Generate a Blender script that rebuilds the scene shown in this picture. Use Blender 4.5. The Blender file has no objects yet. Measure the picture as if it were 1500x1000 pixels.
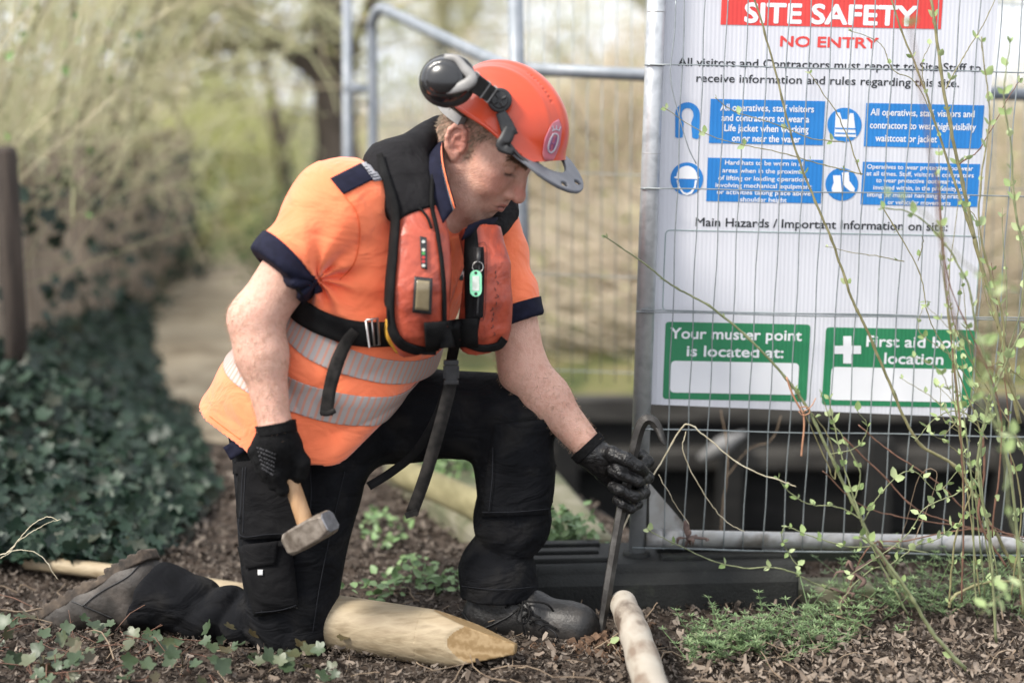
import bpy, bmesh, math, random
import numpy as np
from mathutils import Vector, Matrix
from mathutils.bvhtree import BVHTree

# ------------------------------------------------------------------ camera, sky, sun, exposure
C = bpy.context.scene
random.seed(7); RNG = np.random.default_rng(7)
PITCH = math.radians(9.5); CAMH = 1.13; FPX = 1500 * 50 / 36
cd = bpy.data.cameras.new('camera'); cam = bpy.data.objects.new('camera', cd); C.collection.objects.link(cam)
cam.location = (0, 0, CAMH); cam.rotation_euler = (math.pi / 2 - PITCH, 0, 0)
cd.sensor_width = 36; cd.lens = 50; cd.clip_start = .05; cd.clip_end = 2000
cd.dof.use_dof = True; cd.dof.focus_distance = 2.97; cd.dof.aperture_fstop = 1.1
C.camera = cam
SUN_EL, SUN_AZ = math.radians(46), math.radians(-122)      # azimuth measured from +Y towards +X
w = bpy.data.worlds.new('World'); C.world = w; w.use_nodes = True
nt = w.node_tree; bg = nt.nodes['Background']
sky = nt.nodes.new('ShaderNodeTexSky'); sky.sky_type = 'NISHITA'; sky.sun_disc = False
sky.sun_elevation = SUN_EL; sky.sun_rotation = SUN_AZ; sky.dust_density = 5; sky.air_density = 1.0; sky.ozone_density = 1.0
hs = nt.nodes.new('ShaderNodeHueSaturation'); hs.inputs['Saturation'].default_value = .42
nt.links.new(sky.outputs[0], hs.inputs['Color'])
tcw = nt.nodes.new('ShaderNodeTexCoord'); nzw = nt.nodes.new('ShaderNodeTexNoise'); nzw.inputs['Scale'].default_value = 3.0; nzw.inputs['Detail'].default_value = 6; nt.links.new(tcw.outputs['Generated'], nzw.inputs['Vector'])
crw = nt.nodes.new('ShaderNodeValToRGB'); crw.color_ramp.elements[0].position = .30; crw.color_ramp.elements[0].color = (.70, .70, .70, 1); crw.color_ramp.elements[1].position = .62; crw.color_ramp.elements[1].color = (.97, .97, .97, 1); nt.links.new(nzw.outputs['Fac'], crw.inputs[0])
mxw = nt.nodes.new('ShaderNodeMix'); mxw.data_type = 'RGBA'; mxw.inputs[7].default_value = (4.85, 5.05, 5.45, 1)      # thin bright cloud over the whole sky
nt.links.new(crw.outputs[0], mxw.inputs[0]); nt.links.new(hs.outputs[0], mxw.inputs[6]); nt.links.new(mxw.outputs[2], bg.inputs[0]); bg.inputs[1].default_value = .15
sd = bpy.data.lights.new('sun', 'SUN'); sun = bpy.data.objects.new('sun', sd); C.collection.objects.link(sun)
sd.energy = 2.7; sd.angle = math.radians(13); sd.color = (1, .94, .85)
sdir = Vector((math.sin(SUN_AZ) * math.cos(SUN_EL), math.cos(SUN_AZ) * math.cos(SUN_EL), math.sin(SUN_EL)))
sun.rotation_euler = (-sdir).to_track_quat('-Z', 'Y').to_euler()
C.view_settings.view_transform = 'Standard'; C.view_settings.look = 'None'
C.view_settings.exposure = 1.1; C.view_settings.gamma = 1
C.render.engine = 'CYCLES'; C.cycles.use_denoising = True
try: C.cycles.denoiser = 'OPENIMAGEDENOISE'
except Exception: pass
C.cycles.max_bounces = 6; C.cycles.sample_clamp_indirect = 4

# ------------------------------------------------------------------ pixels of the layout sketch to points
cp, sp = math.cos(PITCH), math.sin(PITCH)
def ray(u, v):
    x, y = (u - 750) / FPX, -(v - 500) / FPX
    return np.array([x, cp + sp * y, -sp + cp * y])
def W(u, v, Y):
    d = ray(u, v); return d * (Y / d[1]) + np.array([0, 0, CAMH])
def G(u, v, z=0.0):
    d = ray(u, v); return d * ((z - CAMH) / d[2]) + np.array([0, 0, CAMH])
def unit(a): a = np.asarray(a, float); return a / np.linalg.norm(a)

# ------------------------------------------------------------------ object helpers
def empty(name, loc, label=None, cat=None, group=None):
    o = bpy.data.objects.new(name, None); C.collection.objects.link(o); o.location = Vector(loc); o.empty_display_size = .1
    return tag(o, label, cat, group)
def tag(o, label=None, cat=None, group=None, kind=None):
    if label: o['label'] = label
    if cat: o['category'] = cat
    if group: o['group'] = group
    if kind: o['kind'] = kind
    return o
def adopt(o, parent):
    if parent is not None:
        o.parent = parent
        m = Matrix.Identity(4); p = parent
        while p is not None:
            m = p.matrix_basis.copy() if p.parent is None else m; p = p.parent
        # only the top-level object carries a transform
        if parent.parent is None: o.matrix_parent_inverse = parent.matrix_basis.inverted()
    return o
def mk(name, V, F, mat, parent=None, smooth=True, attrs=None):
    me = bpy.data.meshes.new(name)
    V = np.asarray(V, np.float32)
    if isinstance(F, np.ndarray) and F.ndim == 2:
        n, k = F.shape
        me.vertices.add(len(V)); me.vertices.foreach_set('co', V.ravel())
        me.loops.add(n * k); me.loops.foreach_set('vertex_index', F.astype(np.int32).ravel())
        me.polygons.add(n); me.polygons.foreach_set('loop_start', np.arange(0, n * k, k, dtype=np.int32))
        me.polygons.foreach_set('loop_total', np.full(n, k, np.int32))
        me.update(calc_edges=True); me.validate()
    else:
        me.from_pydata([tuple(map(float, v)) for v in V], [], [tuple(map(int, f)) for f in F]); me.update()
    if smooth: me.polygons.foreach_set('use_smooth', np.ones(len(me.polygons), bool))
    for k_, a in (attrs or {}).items():
        at = me.attributes.new(k_, 'FLOAT', 'POINT'); at.data.foreach_set('value', np.asarray(a, np.float32))
    for m in (mat if isinstance(mat, (list, tuple)) else [mat]):
        me.materials.append(m)
    o = bpy.data.objects.new(name, me); C.collection.objects.link(o)
    return adopt(o, parent)
class MB:
    def __init__(s): s.V = []; s.F = []; s.R = []; s.n = 0
    def add(s, V, F, r=0.0):
        V = np.asarray(V, float); s.V.append(V); s.F += [tuple(i + s.n for i in f) for f in F]
        s.R.append(np.full(len(V), r)); s.n += len(V)
    def build(s, name, mat, parent=None, smooth=True):
        return mk(name, np.vstack(s.V), s.F, mat, parent, smooth, {'rnd': np.concatenate(s.R)})
def box(c, h, R=None):
    c = np.asarray(c, float); R = np.eye(3) if R is None else R
    V = np.array([[x, y, z] for x in (-1, 1) for y in (-1, 1) for z in (-1, 1)], float) * np.asarray(h)
    return V @ R.T + c, [(0, 1, 3, 2), (4, 6, 7, 5), (0, 4, 5, 1), (2, 3, 7, 6), (0, 2, 6, 4), (1, 5, 7, 3)]
def frames(pts, ref=None):
    pts = np.asarray(pts, float); T = np.gradient(pts, axis=0); T /= np.linalg.norm(T, axis=1)[:, None] + 1e-12
    r = np.array([0, 0, 1.]) if ref is None else np.asarray(ref, float)
    if ref is None and abs(T[0] @ r) > .9: r = np.array([0, 1., 0])
    A = []; 
    for t in T:
        a = r - t * (r @ t); 
        if np.linalg.norm(a) < 1e-3: a = np.cross(t, [1, .3, .2])
        a = a / np.linalg.norm(a); A.append(a); r = a if ref is None else r
    A = np.array(A); B = np.cross(T, A); return T, A, B
def tube(pts, rad, n=8, cap=True, ref=None, flat=1.0, sq=False):
    pts = np.asarray(pts, float); K = len(pts); rad = np.broadcast_to(np.asarray(rad, float), (K,))
    T, A, B = frames(pts, ref); an = np.arange(n) * 2 * np.pi / n + (np.pi / n if sq else 0)
    V = (pts[:, None] + rad[:, None, None] * (np.cos(an)[None, :, None] * A[:, None] * flat + np.sin(an)[None, :, None] * B[:, None])).reshape(-1, 3)
    F = [(i * n + j, i * n + (j + 1) % n, (i + 1) * n + (j + 1) % n, (i + 1) * n + j) for i in range(K - 1) for j in range(n)]
    if cap: F += [tuple(range(n - 1, -1, -1)), tuple((K - 1) * n + j for j in range(n))]
    return V, F
def spline(pts, n):
    pts = np.asarray(pts, float); K = len(pts); P = np.vstack([2 * pts[0] - pts[1], pts, 2 * pts[-1] - pts[-2]])
    out = []
    for s in np.linspace(0, K - 1 - 1e-6, n):
        i = int(s); t = s - i; a, b, c, d = P[i:i + 4]
        out.append(.5 * (2 * b + (c - a) * t + (2 * a - 5 * b + 4 * c - d) * t * t + (3 * b - a - 3 * c + d) * t ** 3))
    return np.array(out)
def bevel(o, wd=.004, seg=2):
    m = o.modifiers.new('bevel', 'BEVEL'); m.width = wd; m.segments = seg; m.limit_method = 'ANGLE'; m.angle_limit = math.radians(35); return o

# ------------------------------------------------------------------ materials
def mat(name, ramp, rough=.7, nscale=30, detail=4, bump=0.0, bscale=None, metallic=0, spec=.5, stretch=None, attr=None, extra=None, sheen=0, sss=0, coat=0, attrmix=.5, rlo=.35, rhi=.68, trans=0, crease=None):
    """ramp: one colour, or a list of colours spread by noise (attr: by a per-piece value instead)"""
    m = bpy.data.materials.new(name); m.use_nodes = True; t = m.node_tree; N = t.nodes; L = t.links; b = N['Principled BSDF']
    tc = N.new('ShaderNodeTexCoord'); src = tc.outputs['Object']
    if stretch:
        mp = N.new('ShaderNodeMapping'); mp.inputs['Scale'].default_value = stretch; L.new(src, mp.inputs[0]); src = mp.outputs[0]
    nz = N.new('ShaderNodeTexNoise'); nz.inputs['Scale'].default_value = nscale; nz.inputs['Detail'].default_value = detail; L.new(src, nz.inputs['Vector'])
    if not isinstance(ramp[0], (tuple, list)): ramp = [tuple(c * .88 for c in ramp), tuple(min(c * 1.1, 1) for c in ramp)]
    cr = N.new('ShaderNodeValToRGB'); e = cr.color_ramp.elements
    while len(e) < len(ramp): e.new(.5)
    lo, hi = (rlo, rhi) if attr is None else (0, 1)
    for i, c in enumerate(ramp): e[i].position = lo + (hi - lo) * i / max(1, len(ramp) - 1); e[i].color = (*c, 1)
    fac = nz.outputs['Fac']
    if attr:
        at = N.new('ShaderNodeAttribute'); at.attribute_name = attr
        mx = N.new('ShaderNodeMix'); mx.inputs[0].default_value = 1 - attrmix if attrmix < 1 else 0
        L.new(at.outputs['Fac'], mx.inputs[2]); L.new(nz.outputs['Fac'], mx.inputs[3]); fac = mx.outputs[0]
    L.new(fac, cr.inputs[0]); L.new(cr.outputs[0], b.inputs['Base Color'])
    b.inputs['Roughness'].default_value = rough; b.inputs['Metallic'].default_value = metallic; b.inputs['Specular IOR Level'].default_value = spec
    if sheen: b.inputs['Sheen Weight'].default_value = sheen; b.inputs['Sheen Roughness'].default_value = .5
    if coat: b.inputs['Coat Weight'].default_value = coat; b.inputs['Coat Roughness'].default_value = .15
    if sss: b.inputs['Subsurface Weight'].default_value = sss; b.inputs['Subsurface Radius'].default_value = (.01, .004, .002); b.inputs['Subsurface Scale'].default_value = 1
    if bump:
        n2 = N.new('ShaderNodeTexNoise'); n2.inputs['Scale'].default_value = bscale or nscale; n2.inputs['Detail'].default_value = 5; L.new(src, n2.inputs['Vector'])
        bp = N.new('ShaderNodeBump'); bp.inputs['Strength'].default_value = bump; bp.inputs['Distance'].default_value = .004
        L.new(n2.outputs['Fac'], bp.inputs['Height']); L.new(bp.outputs[0], b.inputs['Normal'])
    if crease:      # soft cloth creases: scale, strength, stretch
        mp2 = N.new('ShaderNodeMapping'); mp2.inputs['Scale'].default_value = crease[2]; mp2.inputs['Rotation'].default_value = (0, math.radians(crease[3]), 0); L.new(tc.outputs['Object'], mp2.inputs[0])
        n3 = N.new('ShaderNodeTexNoise'); n3.inputs['Scale'].default_value = crease[0]; n3.inputs['Detail'].default_value = 3; n3.inputs['Distortion'].default_value = .6; L.new(mp2.outputs[0], n3.inputs['Vector'])
        b3 = N.new('ShaderNodeBump'); b3.inputs['Strength'].default_value = crease[1]; b3.inputs['Distance'].default_value = .03; L.new(n3.outputs['Fac'], b3.inputs['Height'])
        if bump: L.new(b3.outputs[0], bp.inputs['Normal'])
        else: L.new(b3.outputs[0], b.inputs['Normal'])
    if trans:
        tl = N.new('ShaderNodeBsdfTranslucent'); L.new(cr.outputs[0], tl.inputs['Color']); ms = N.new('ShaderNodeMixShader'); ms.inputs[0].default_value = trans
        L.new(b.outputs[0], ms.inputs[1]); L.new(tl.outputs[0], ms.inputs[2]); L.new(ms.outputs[0], N['Material Output'].inputs[0])
    if extra: extra(t, b, cr)
    return m

# ------------------------------------------------------------------ distance-field modelling
def rc(P, a, b, ra, rb):
    a = np.asarray(a, float); ab = np.asarray(b, float) - a; t = np.clip((P - a) @ ab / (ab @ ab + 1e-12), 0, 1)
    return np.linalg.norm(P - a - t[:, None] * ab, axis=1) - (ra + (rb - ra) * t)
def ell(P, c, r, R=None):
    q = P - np.asarray(c, float); q = q if R is None else q @ R; r = np.asarray(r, float)
    k0 = np.linalg.norm(q / r, axis=1); k1 = np.linalg.norm(q / (r * r), axis=1) + 1e-9
    return k0 * (k0 - 1) / k1
def smin(a, b, k):
    h = np.clip(.5 + .5 * (b - a) / k, 0, 1); return b * (1 - h) + a * h - k * h * (1 - h)
def smax(a, b, k): return -smin(-a, -b, k)
def wav(P, f, seed, n=9, aniso=(1, 1, 1)):
    r = np.random.default_rng(seed); D = r.normal(size=(n, 3)); D /= np.linalg.norm(D, axis=1)[:, None]; D *= np.array(aniso)
    s = np.zeros(len(P))
    for d in D: s += np.sin(P @ d * f * r.uniform(.7, 1.4) + r.uniform(0, 6.28))
    return s / math.sqrt(n)
class Loft:
    def __init__(s, c, a, b, lat, normals=None, ex=2.0):
        s.c = np.asarray(c, float); K = len(s.c); s.a = np.broadcast_to(np.asarray(a, float), (K,)); s.b = np.broadcast_to(np.asarray(b, float), (K,))
        T = np.gradient(s.c, axis=0) if normals is None else np.asarray(normals, float)
        s.n = T / np.linalg.norm(T, axis=1)[:, None]; lat = np.broadcast_to(np.asarray(lat, float), (K, 3))
        L = lat - s.n * np.sum(lat * s.n, 1)[:, None]; s.L = L / np.linalg.norm(L, axis=1)[:, None]; s.B = np.cross(s.n, s.L); s.ex = ex
    def ev(s, P, full=False):
        best = np.full(len(P), 9.); bt = np.zeros(len(P)); ba = np.zeros(len(P))
        for i in range(len(s.c) - 1):
            s0 = (P - s.c[i]) @ s.n[i]; s1 = (P - s.c[i + 1]) @ s.n[i + 1]; den = s0 - s1
            t = np.where(s0 < 0, 0, np.where(s1 > 0, 1, s0 / np.maximum(den, 1e-6))); t = np.clip(t, 0, 1)
            ax = np.maximum(np.maximum(-s0, s1), -9); T = t[:, None]
            q = P - (s.c[i] * (1 - T) + s.c[i + 1] * T); L = s.L[i] * (1 - T) + s.L[i + 1] * T; B = s.B[i] * (1 - T) + s.B[i + 1] * T
            a = s.a[i] * (1 - t) + s.a[i + 1] * t; b = s.b[i] * (1 - t) + s.b[i + 1] * t
            x = np.sum(q * L, 1); y = np.sum(q * B, 1)
            r = (np.abs(x / a) ** s.ex + np.abs(y / b) ** s.ex) ** (1 / s.ex)
            d = (r - 1) * np.minimum(a, b); d = np.where(ax > 0, np.maximum(d, ax), d)
            m = d < best; best = np.where(m, d, best)
            if full: bt = np.where(m, i + t, bt); ba = np.where(m, np.arctan2(y, x), ba)
        return (best, bt, ba) if full else best
def polyg(f, lo, hi, h):
    """naive surface nets over a block-sparse grid"""
    lo = np.asarray(lo, float); BS = 8; nb = np.ceil((np.asarray(hi) - lo) / (h * BS)).astype(int); n = nb * BS + 1
    ctr = np.stack(np.meshgrid(*[(np.arange(k) + .5) * BS * h for k in nb], indexing='ij'), -1).reshape(-1, 3) + lo
    dc = f(ctr).reshape(nb); act = np.abs(dc) < BS * h * 1.25
    D = np.ones(n, np.float32); c2 = np.where(dc < 0, -1, 1).astype(np.float32)
    D[:-1, :-1, :-1] = np.repeat(np.repeat(np.repeat(c2, BS, 0), BS, 1), BS, 2)
    M = np.zeros(n, bool)
    for i, j, k in np.argwhere(act): M[i * BS:i * BS + BS + 1, j * BS:j * BS + BS + 1, k * BS:k * BS + BS + 1] = True
    idx = np.argwhere(M); out = np.empty(len(idx), np.float32)
    for s in range(0, len(idx), 400000): out[s:s + 400000] = f(idx[s:s + 400000] * h + lo)
    D[M] = out; S = D < 0
    cnt = np.zeros(tuple(n - 1), np.uint8)
    offs = [(x, y, z) for x in (0, 1) for y in (0, 1) for z in (0, 1)]
    sl = lambda o: tuple(slice(o[a], n[a] - 1 + o[a]) for a in range(3))
    for o in offs: cnt += S[sl(o)]
    cells = np.argwhere((cnt > 0) & (cnt < 8)); flat = np.ravel_multi_index(cells.T, tuple(n - 1))
    cv = np.stack([D[cells[:, 0] + o[0], cells[:, 1] + o[1], cells[:, 2] + o[2]] for o in offs], 1); oa = np.array(offs, float)
    acc = np.zeros((len(cells), 3)); w_ = np.zeros(len(cells))
    for p in range(8):
        for q in range(p + 1, 8):
            if np.abs(oa[p] - oa[q]).sum() != 1: continue
            m = (cv[:, p] < 0) != (cv[:, q] < 0); t = cv[:, p] / (cv[:, p] - cv[:, q] + 1e-20)
            pt = oa[p] + t[:, None] * (oa[q] - oa[p]); acc += np.where(m[:, None], pt, 0); w_ += m
    V = (cells + acc / np.maximum(w_, 1)[:, None]) * h + lo
    Fs = []
    for ax in range(3):
        o1 = [0, 0, 0]; o1[ax] = 1; b_, c_ = [(1, 2), (2, 0), (0, 1)][ax]
        A = S[cells[:, 0], cells[:, 1], cells[:, 2]]; B = S[cells[:, 0] + o1[0], cells[:, 1] + o1[1], cells[:, 2] + o1[2]]
        e = np.where((A != B) & (cells[:, b_] > 0) & (cells[:, c_] > 0))[0]; ce = cells[e]
        def vid(db, dc_):
            q = ce.copy(); q[:, b_] -= db; q[:, c_] -= dc_; return np.searchsorted(flat, np.ravel_multi_index(q.T, tuple(n - 1)))
        Q = np.stack([vid(0, 0), vid(1, 0), vid(1, 1), vid(0, 1)], 1); fl = A[e]
        Q[~fl] = Q[~fl][:, ::-1]; Fs.append(Q)
    return V, np.vstack(Fs)
def relax(V, F, it=2, lam=.5):
    e = np.vstack([F[:, [0, 1]], F[:, [1, 2]], F[:, [2, 3]], F[:, [3, 0]]]); e = np.vstack([e, e[:, ::-1]])
    cnt = np.bincount(e[:, 0], minlength=len(V))[:, None]
    for _ in range(it):
        s = np.stack([np.bincount(e[:, 0], V[e[:, 1], k], minlength=len(V)) for k in range(3)], 1)
        V = V + lam * (s / np.maximum(cnt, 1) - V)
    return V
def bvh(*objs):
    V = []; F = []; n = 0
    for V0, F0 in objs: V += [tuple(v) for v in V0]; F += [tuple(int(i) + n for i in f) for f in F0]; n += len(V0)
    return BVHTree.FromPolygons(V, F)
CAMP = Vector((0, 0, CAMH))
def hit(tree, u, v):
    d = Vector(ray(u, v)).normalized(); r = tree.ray_cast(CAMP, d)
    return (None, None) if r[0] is None else (np.array(r[0]), np.array(r[1]))
def clothstrip(name, tree, pts, width, material, parent, off=.004, th=.0025, n=40, across=4, smoothit=3, lift=None, twist=None):
    """a strap that lies on the clothing along a drawn line: real ribbon with thickness"""
    c = spline(np.array(pts, float), n); T = np.gradient(c, axis=0); T /= np.linalg.norm(T, axis=1)[:, None]; Nn = np.stack([-T[:, 1], T[:, 0]], 1)
    wd = np.interp(np.linspace(0, 1, n), np.linspace(0, 1, np.size(width)), np.atleast_1d(width))
    D = np.full((n, across), np.nan); U = np.zeros((n, across, 2))
    for i in range(n):
        for j in range(across):
            uv = c[i] + Nn[i] * wd[i] * (j / (across - 1) - .5); U[i, j] = uv
            h, _ = hit(tree, *uv)
            if h is not None: D[i, j] = np.linalg.norm(h - np.array(CAMP))
    for i in range(n):
        if np.all(np.isnan(D[i])): continue
        D[i] = np.where(np.isnan(D[i]), np.nanmean(D[i]), D[i])
    ok = ~np.isnan(D[:, 0])
    if not ok.any(): print('MISSED STRIP', name, pts[0]); return parent
    for j in range(across): D[:, j] = np.interp(np.arange(n), np.where(ok)[0], D[ok, j])
    for _ in range(smoothit):
        q = np.pad(D, ((1, 1), (0, 0)), mode='edge'); D = np.minimum(D, (q[:-2] + q[1:-1] + q[2:]) / 3)
    V = []
    for i in range(n):
        for j in range(across):
            d = unit(ray(*U[i, j])); V.append(d * (D[i, j] - off - (lift[i * len(lift) // n] if lift is not None else 0)) + np.array(CAMP))
    F = [(i * across + j, i * across + j + 1, (i + 1) * across + j + 1, (i + 1) * across + j) for i in range(n - 1) for j in range(across - 1)]
    o = mk(name, V, F, material, parent); m = o.modifiers.new('thick', 'SOLIDIFY'); m.thickness = th; m.offset = 1
    return o
def patch(name, tree, quad, material, parent, off=.003, th=.002, nu=10, nv=10, rnd=0.0, puff=0.0):
    """a sewn or stuck-on piece: four outline corners, draped on the surface below"""
    q = np.array(quad, float); V = []; last = None
    for i in range(nv + 1):
        for j in range(nu + 1):
            s, t = j / nu, i / nv
            if rnd:      # rounded outline
                x, y = 2 * s - 1, 2 * t - 1; k = 1 - rnd * min(1, max(0, abs(x) + abs(y) - 1)) * .3; x, y = x * k, y * k; s, t = (x + 1) / 2, (y + 1) / 2
            uv = (q[0] * (1 - s) + q[1] * s) * (1 - t) + (q[3] * (1 - s) + q[2] * s) * t
            h, nn = hit(tree, *uv)
            if h is None: h = last if last is not None else W(uv[0], uv[1], 2.9)
            last = h; d = unit(ray(*uv)); V.append(h - d * (off + puff * (1 - (2 * j / nu - 1) ** 4) * (1 - (2 * i / nv - 1) ** 4)))
    F = [(i * (nu + 1) + j, i * (nu + 1) + j + 1, (i + 1) * (nu + 1) + j + 1, (i + 1) * (nu + 1) + j) for i in range(nv) for j in range(nu)]
    o = mk(name, V, F, material, parent); m = o.modifiers.new('thick', 'SOLIDIFY'); m.thickness = th; m.offset = -1
    return o
def slab(name, V, F, planes, material, parent, off=.0015, keep=None):
    """the band of a garment between two cutting planes, as a piece of its own lying on the cloth"""
    bm = bmesh.new(); vs = [bm.verts.new(v) for v in V]
    for f in F:
        try: bm.faces.new([vs[i] for i in f])
        except ValueError: pass
    for co, no in planes:
        bmesh.ops.bisect_plane(bm, geom=bm.verts[:] + bm.edges[:] + bm.faces[:], plane_co=Vector(co), plane_no=Vector(no), clear_inner=True)
    if keep:
        dl = [f for f in bm.faces if not keep(np.array(f.calc_center_median()))]; bmesh.ops.delete(bm, geom=dl, context='FACES')
    bm.normal_update()
    for v in bm.verts: v.co += v.normal * off
    me = bpy.data.meshes.new(name); bm.to_mesh(me); bm.free(); me.materials.append(material)
    me.polygons.foreach_set('use_smooth', np.ones(len(me.polygons), bool))
    o = bpy.data.objects.new(name, me); C.collection.objects.link(o); adopt(o, parent)
    m = o.modifiers.new('thick', 'SOLIDIFY'); m.thickness = .0015; m.offset = 1
    return o

# ------------------------------------------------------------------ many small leaves, flakes and twigs
def rots(nrm, spin):
    nrm = nrm / np.linalg.norm(nrm, axis=1)[:, None]; r = np.tile(np.array([[.31, .9, .17]]), (len(nrm), 1))
    a = np.cross(r, nrm); a /= np.linalg.norm(a, axis=1)[:, None] + 1e-9; b = np.cross(nrm, a)
    c, s = np.cos(spin)[:, None], np.sin(spin)[:, None]; x = a * c + b * s; y = -a * s + b * c
    return np.stack([x, y, nrm], 2)          # columns
def scatter(tv, tf, pos, R, sc):
    tv = np.asarray(tv, float); N = len(pos); sc = np.asarray(sc, float)
    sc = sc[:, None] if sc.ndim == 1 else sc
    V = np.einsum('nij,nkj->nki', R, tv[None] * sc[:, None, :]) + pos[:, None]
    F = (np.asarray(tf)[None] + (np.arange(N) * len(tv))[:, None, None]).reshape(-1, len(tf[0]))
    return V.reshape(-1, 3), F
OVATE = ([[0, 0, 0], [.32, .3, .06], [0, .38, -.03], [-.32, .3, .06], [.24, .7, .05], [0, .72, -.04], [-.24, .7, .05], [0, 1, 0]],
         [(0, 1, 2, 2), (0, 2, 3, 3), (1, 4, 5, 2), (2, 5, 6, 3), (4, 7, 5, 5), (5, 7, 6, 6)])
def tris(t): 
    V, F = t; out = []
    for f in F:
        f = list(dict.fromkeys(f)); out += [(f[0], f[k], f[k + 1]) for k in range(1, len(f) - 1)]
    return V, out
OVATE = tris(OVATE)
_iv = [(0, 0, -.03), (.20, -.13, .02), (.40, -.10, .07), (.47, .06, .05), (.42, .20, .02), (.58, .30, .06), (.66, .44, .09), (.52, .53, .05), (.33, .56, .0), (.27, .74, .02), (.14, .93, .05), (0, 1.02, .08)]
IVY = [list(p) for p in _iv] + [[-x, y, z] for x, y, z in _iv[-2:0:-1]]
IVY = (IVY + [[0, .36, -.07]], [(22, k, (k + 1) % 22) for k in range(22)])
FLAKE = tris(([[-.5, -.2, .12], [0, -.28, 0], [.5, -.14, .1], [-.45, .2, .16], [0, .26, .03], [.55, .16, .2], [.75, .02, .1]], [(0, 1, 4, 3), (1, 2, 5, 4), (2, 6, 5, 5)]))
def sticks(P, rad, n=3):
    """P (N,K,3) polylines, rad (N,K)"""
    N, K, _ = P.shape; T = np.gradient(P, axis=1); T /= np.linalg.norm(T, axis=2)[..., None] + 1e-12
    r = np.zeros_like(T); r[...] = (.37, .61, .7); A = np.cross(T, r); A /= np.linalg.norm(A, axis=2)[..., None] + 1e-9; B = np.cross(T, A)
    an = np.arange(n) * 2 * np.pi / n
    V = P[:, :, None] + rad[:, :, None, None] * (np.cos(an)[:, None] * A[:, :, None] + np.sin(an)[:, None] * B[:, :, None])
    b = np.arange(N)[:, None, None] * K * n + np.arange(K - 1)[None, :, None] * n; j = np.arange(n); j2 = (j + 1) % n
    F = np.stack([b + j, b + j2, b + n + j2, b + n + j], -1).reshape(-1, 4)
    return V.reshape(-1, 3), F
def arcs(N, base, tip, bow, K=6, r0=.01, r1=.003, rng=RNG):
    """N bowed twigs from base points to tip points"""
    t = np.linspace(0, 1, K)[None, :, None]; mid = rng.normal(size=(N, 1, 3)) * bow
    P = base[:, None] * (1 - t) + tip[:, None] * t + mid * (4 * t * (1 - t)) + rng.normal(size=(N, K, 3)) * bow * .12
    rad = (r0 + (r1 - r0) * t[..., 0]) * rng.uniform(.7, 1.3, (N, 1)); return P, rad
def leafmesh(name, tmpl, pos, nrm, size, material, parent=None, rng=RNG):
    N = len(pos); V, F = scatter(tmpl[0], tmpl[1], pos, rots(nrm, rng.uniform(0, 6.28, N)), size)
    return mk(name, V, F, material, parent, True, {'rnd': np.repeat(rng.uniform(0, 1, N), len(tmpl[0]))})

M_galv = mat('galvanised_steel', [(.36, .375, .39), (.50, .515, .53), (.43, .445, .46)], .42, 26, 6, metallic=.55, bump=.12, bscale=60)
M_rust = mat('galvanised_steel_stained', [(.20, .185, .165), (.40, .40, .40), (.33, .32, .30)], .5, 16, 6, metallic=.45, bump=.15, bscale=60)
M_wire = mat('galvanised_wire', [(.22, .25, .26), (.30, .33, .34)], .45, 60, metallic=.5)
# ================================================================== THE SETTING
def gmix(t, b, cr):
    pass
M_soil = mat('dark_mulch_soil', [(.012, .009, .007), (.035, .026, .02), (.07, .053, .042), (.03, .022, .017)], .95, 26, 8, bump=1.0, bscale=70, spec=.2, rlo=.3, rhi=.72)
M_path = mat('trodden_path', [(.22, .175, .12), (.36, .30, .215), (.44, .37, .27)], .95, 5, 8, bump=.8, bscale=40, spec=.2)
M_water = mat('dark_canal_water', [(.008, .010, .008), (.014, .016, .012)], .06, 3, 3, bump=.08, bscale=5, spec=.5)
M_bank = mat('far_bank_grass', [(.06, .075, .03), (.13, .13, .055), (.19, .16, .09)], .95, 5, 8, bump=1, bscale=20, spec=.15)
M_wall = mat('damp_canal_wall', [(.003, .003, .003), (.008, .0078, .007), (.02, .019, .017)], .85, 7, 7, bump=.8, bscale=18, stretch=(.6, 1, 2.5), rlo=.35, rhi=.8)
M_beam = mat('weathered_timber', [(.018, .016, .014), (.04, .037, .032), (.075, .07, .062)], .85, 6, 7, stretch=(.6, 4, 4), bump=.5, bscale=20)
M_moss = mat('mossy_concrete', [(.06, .072, .034), (.13, .125, .08), (.175, .165, .12)], .9, 9, 7, bump=.6, bscale=40)
def hgt(x, y): return .012 * np.sin(x * 3.1 + 1) * np.sin(y * 2.3) + .006 * np.sin(x * 11 + y * 7) + .05 * np.clip((-x - .95) / .8, 0, 1) ** 2
# ground: one sheet to the horizon on the towpath side, stopping at the canal edge
def edge_x(y): return np.interp(y, [0, 3.36, 3.37, 5.2, 300], [40, 40, .42, -.22, -60])
ys = np.concatenate([np.linspace(-3, 2.2, 10), np.linspace(2.3, 3.36, 50), np.linspace(3.37, 6, 60), np.geomspace(6.2, 400, 30)]); NX = 90
V = []
for y in ys:
    xm = edge_x(y); xs = np.concatenate([-np.geomspace(600, 1.8, 14), np.linspace(-1.7, min(xm, 1.8) - .001, NX - 14 - (8 if xm > 2 else 0)), np.linspace(2, xm, 8) if xm > 2 else []])
    V += [(x, y, hgt(x, y) if abs(x) < 4 and y < 9 else 0) for x in xs]
F = [(i * NX + j, i * NX + j + 1, (i + 1) * NX + j + 1, (i + 1) * NX + j) for i in range(len(ys) - 1) for j in range(NX - 1)]
tag(mk('ground', V, F, M_soil), 'dark mulch ground of the canal bank', 'ground', kind='structure')
pv_ = []; 
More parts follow.
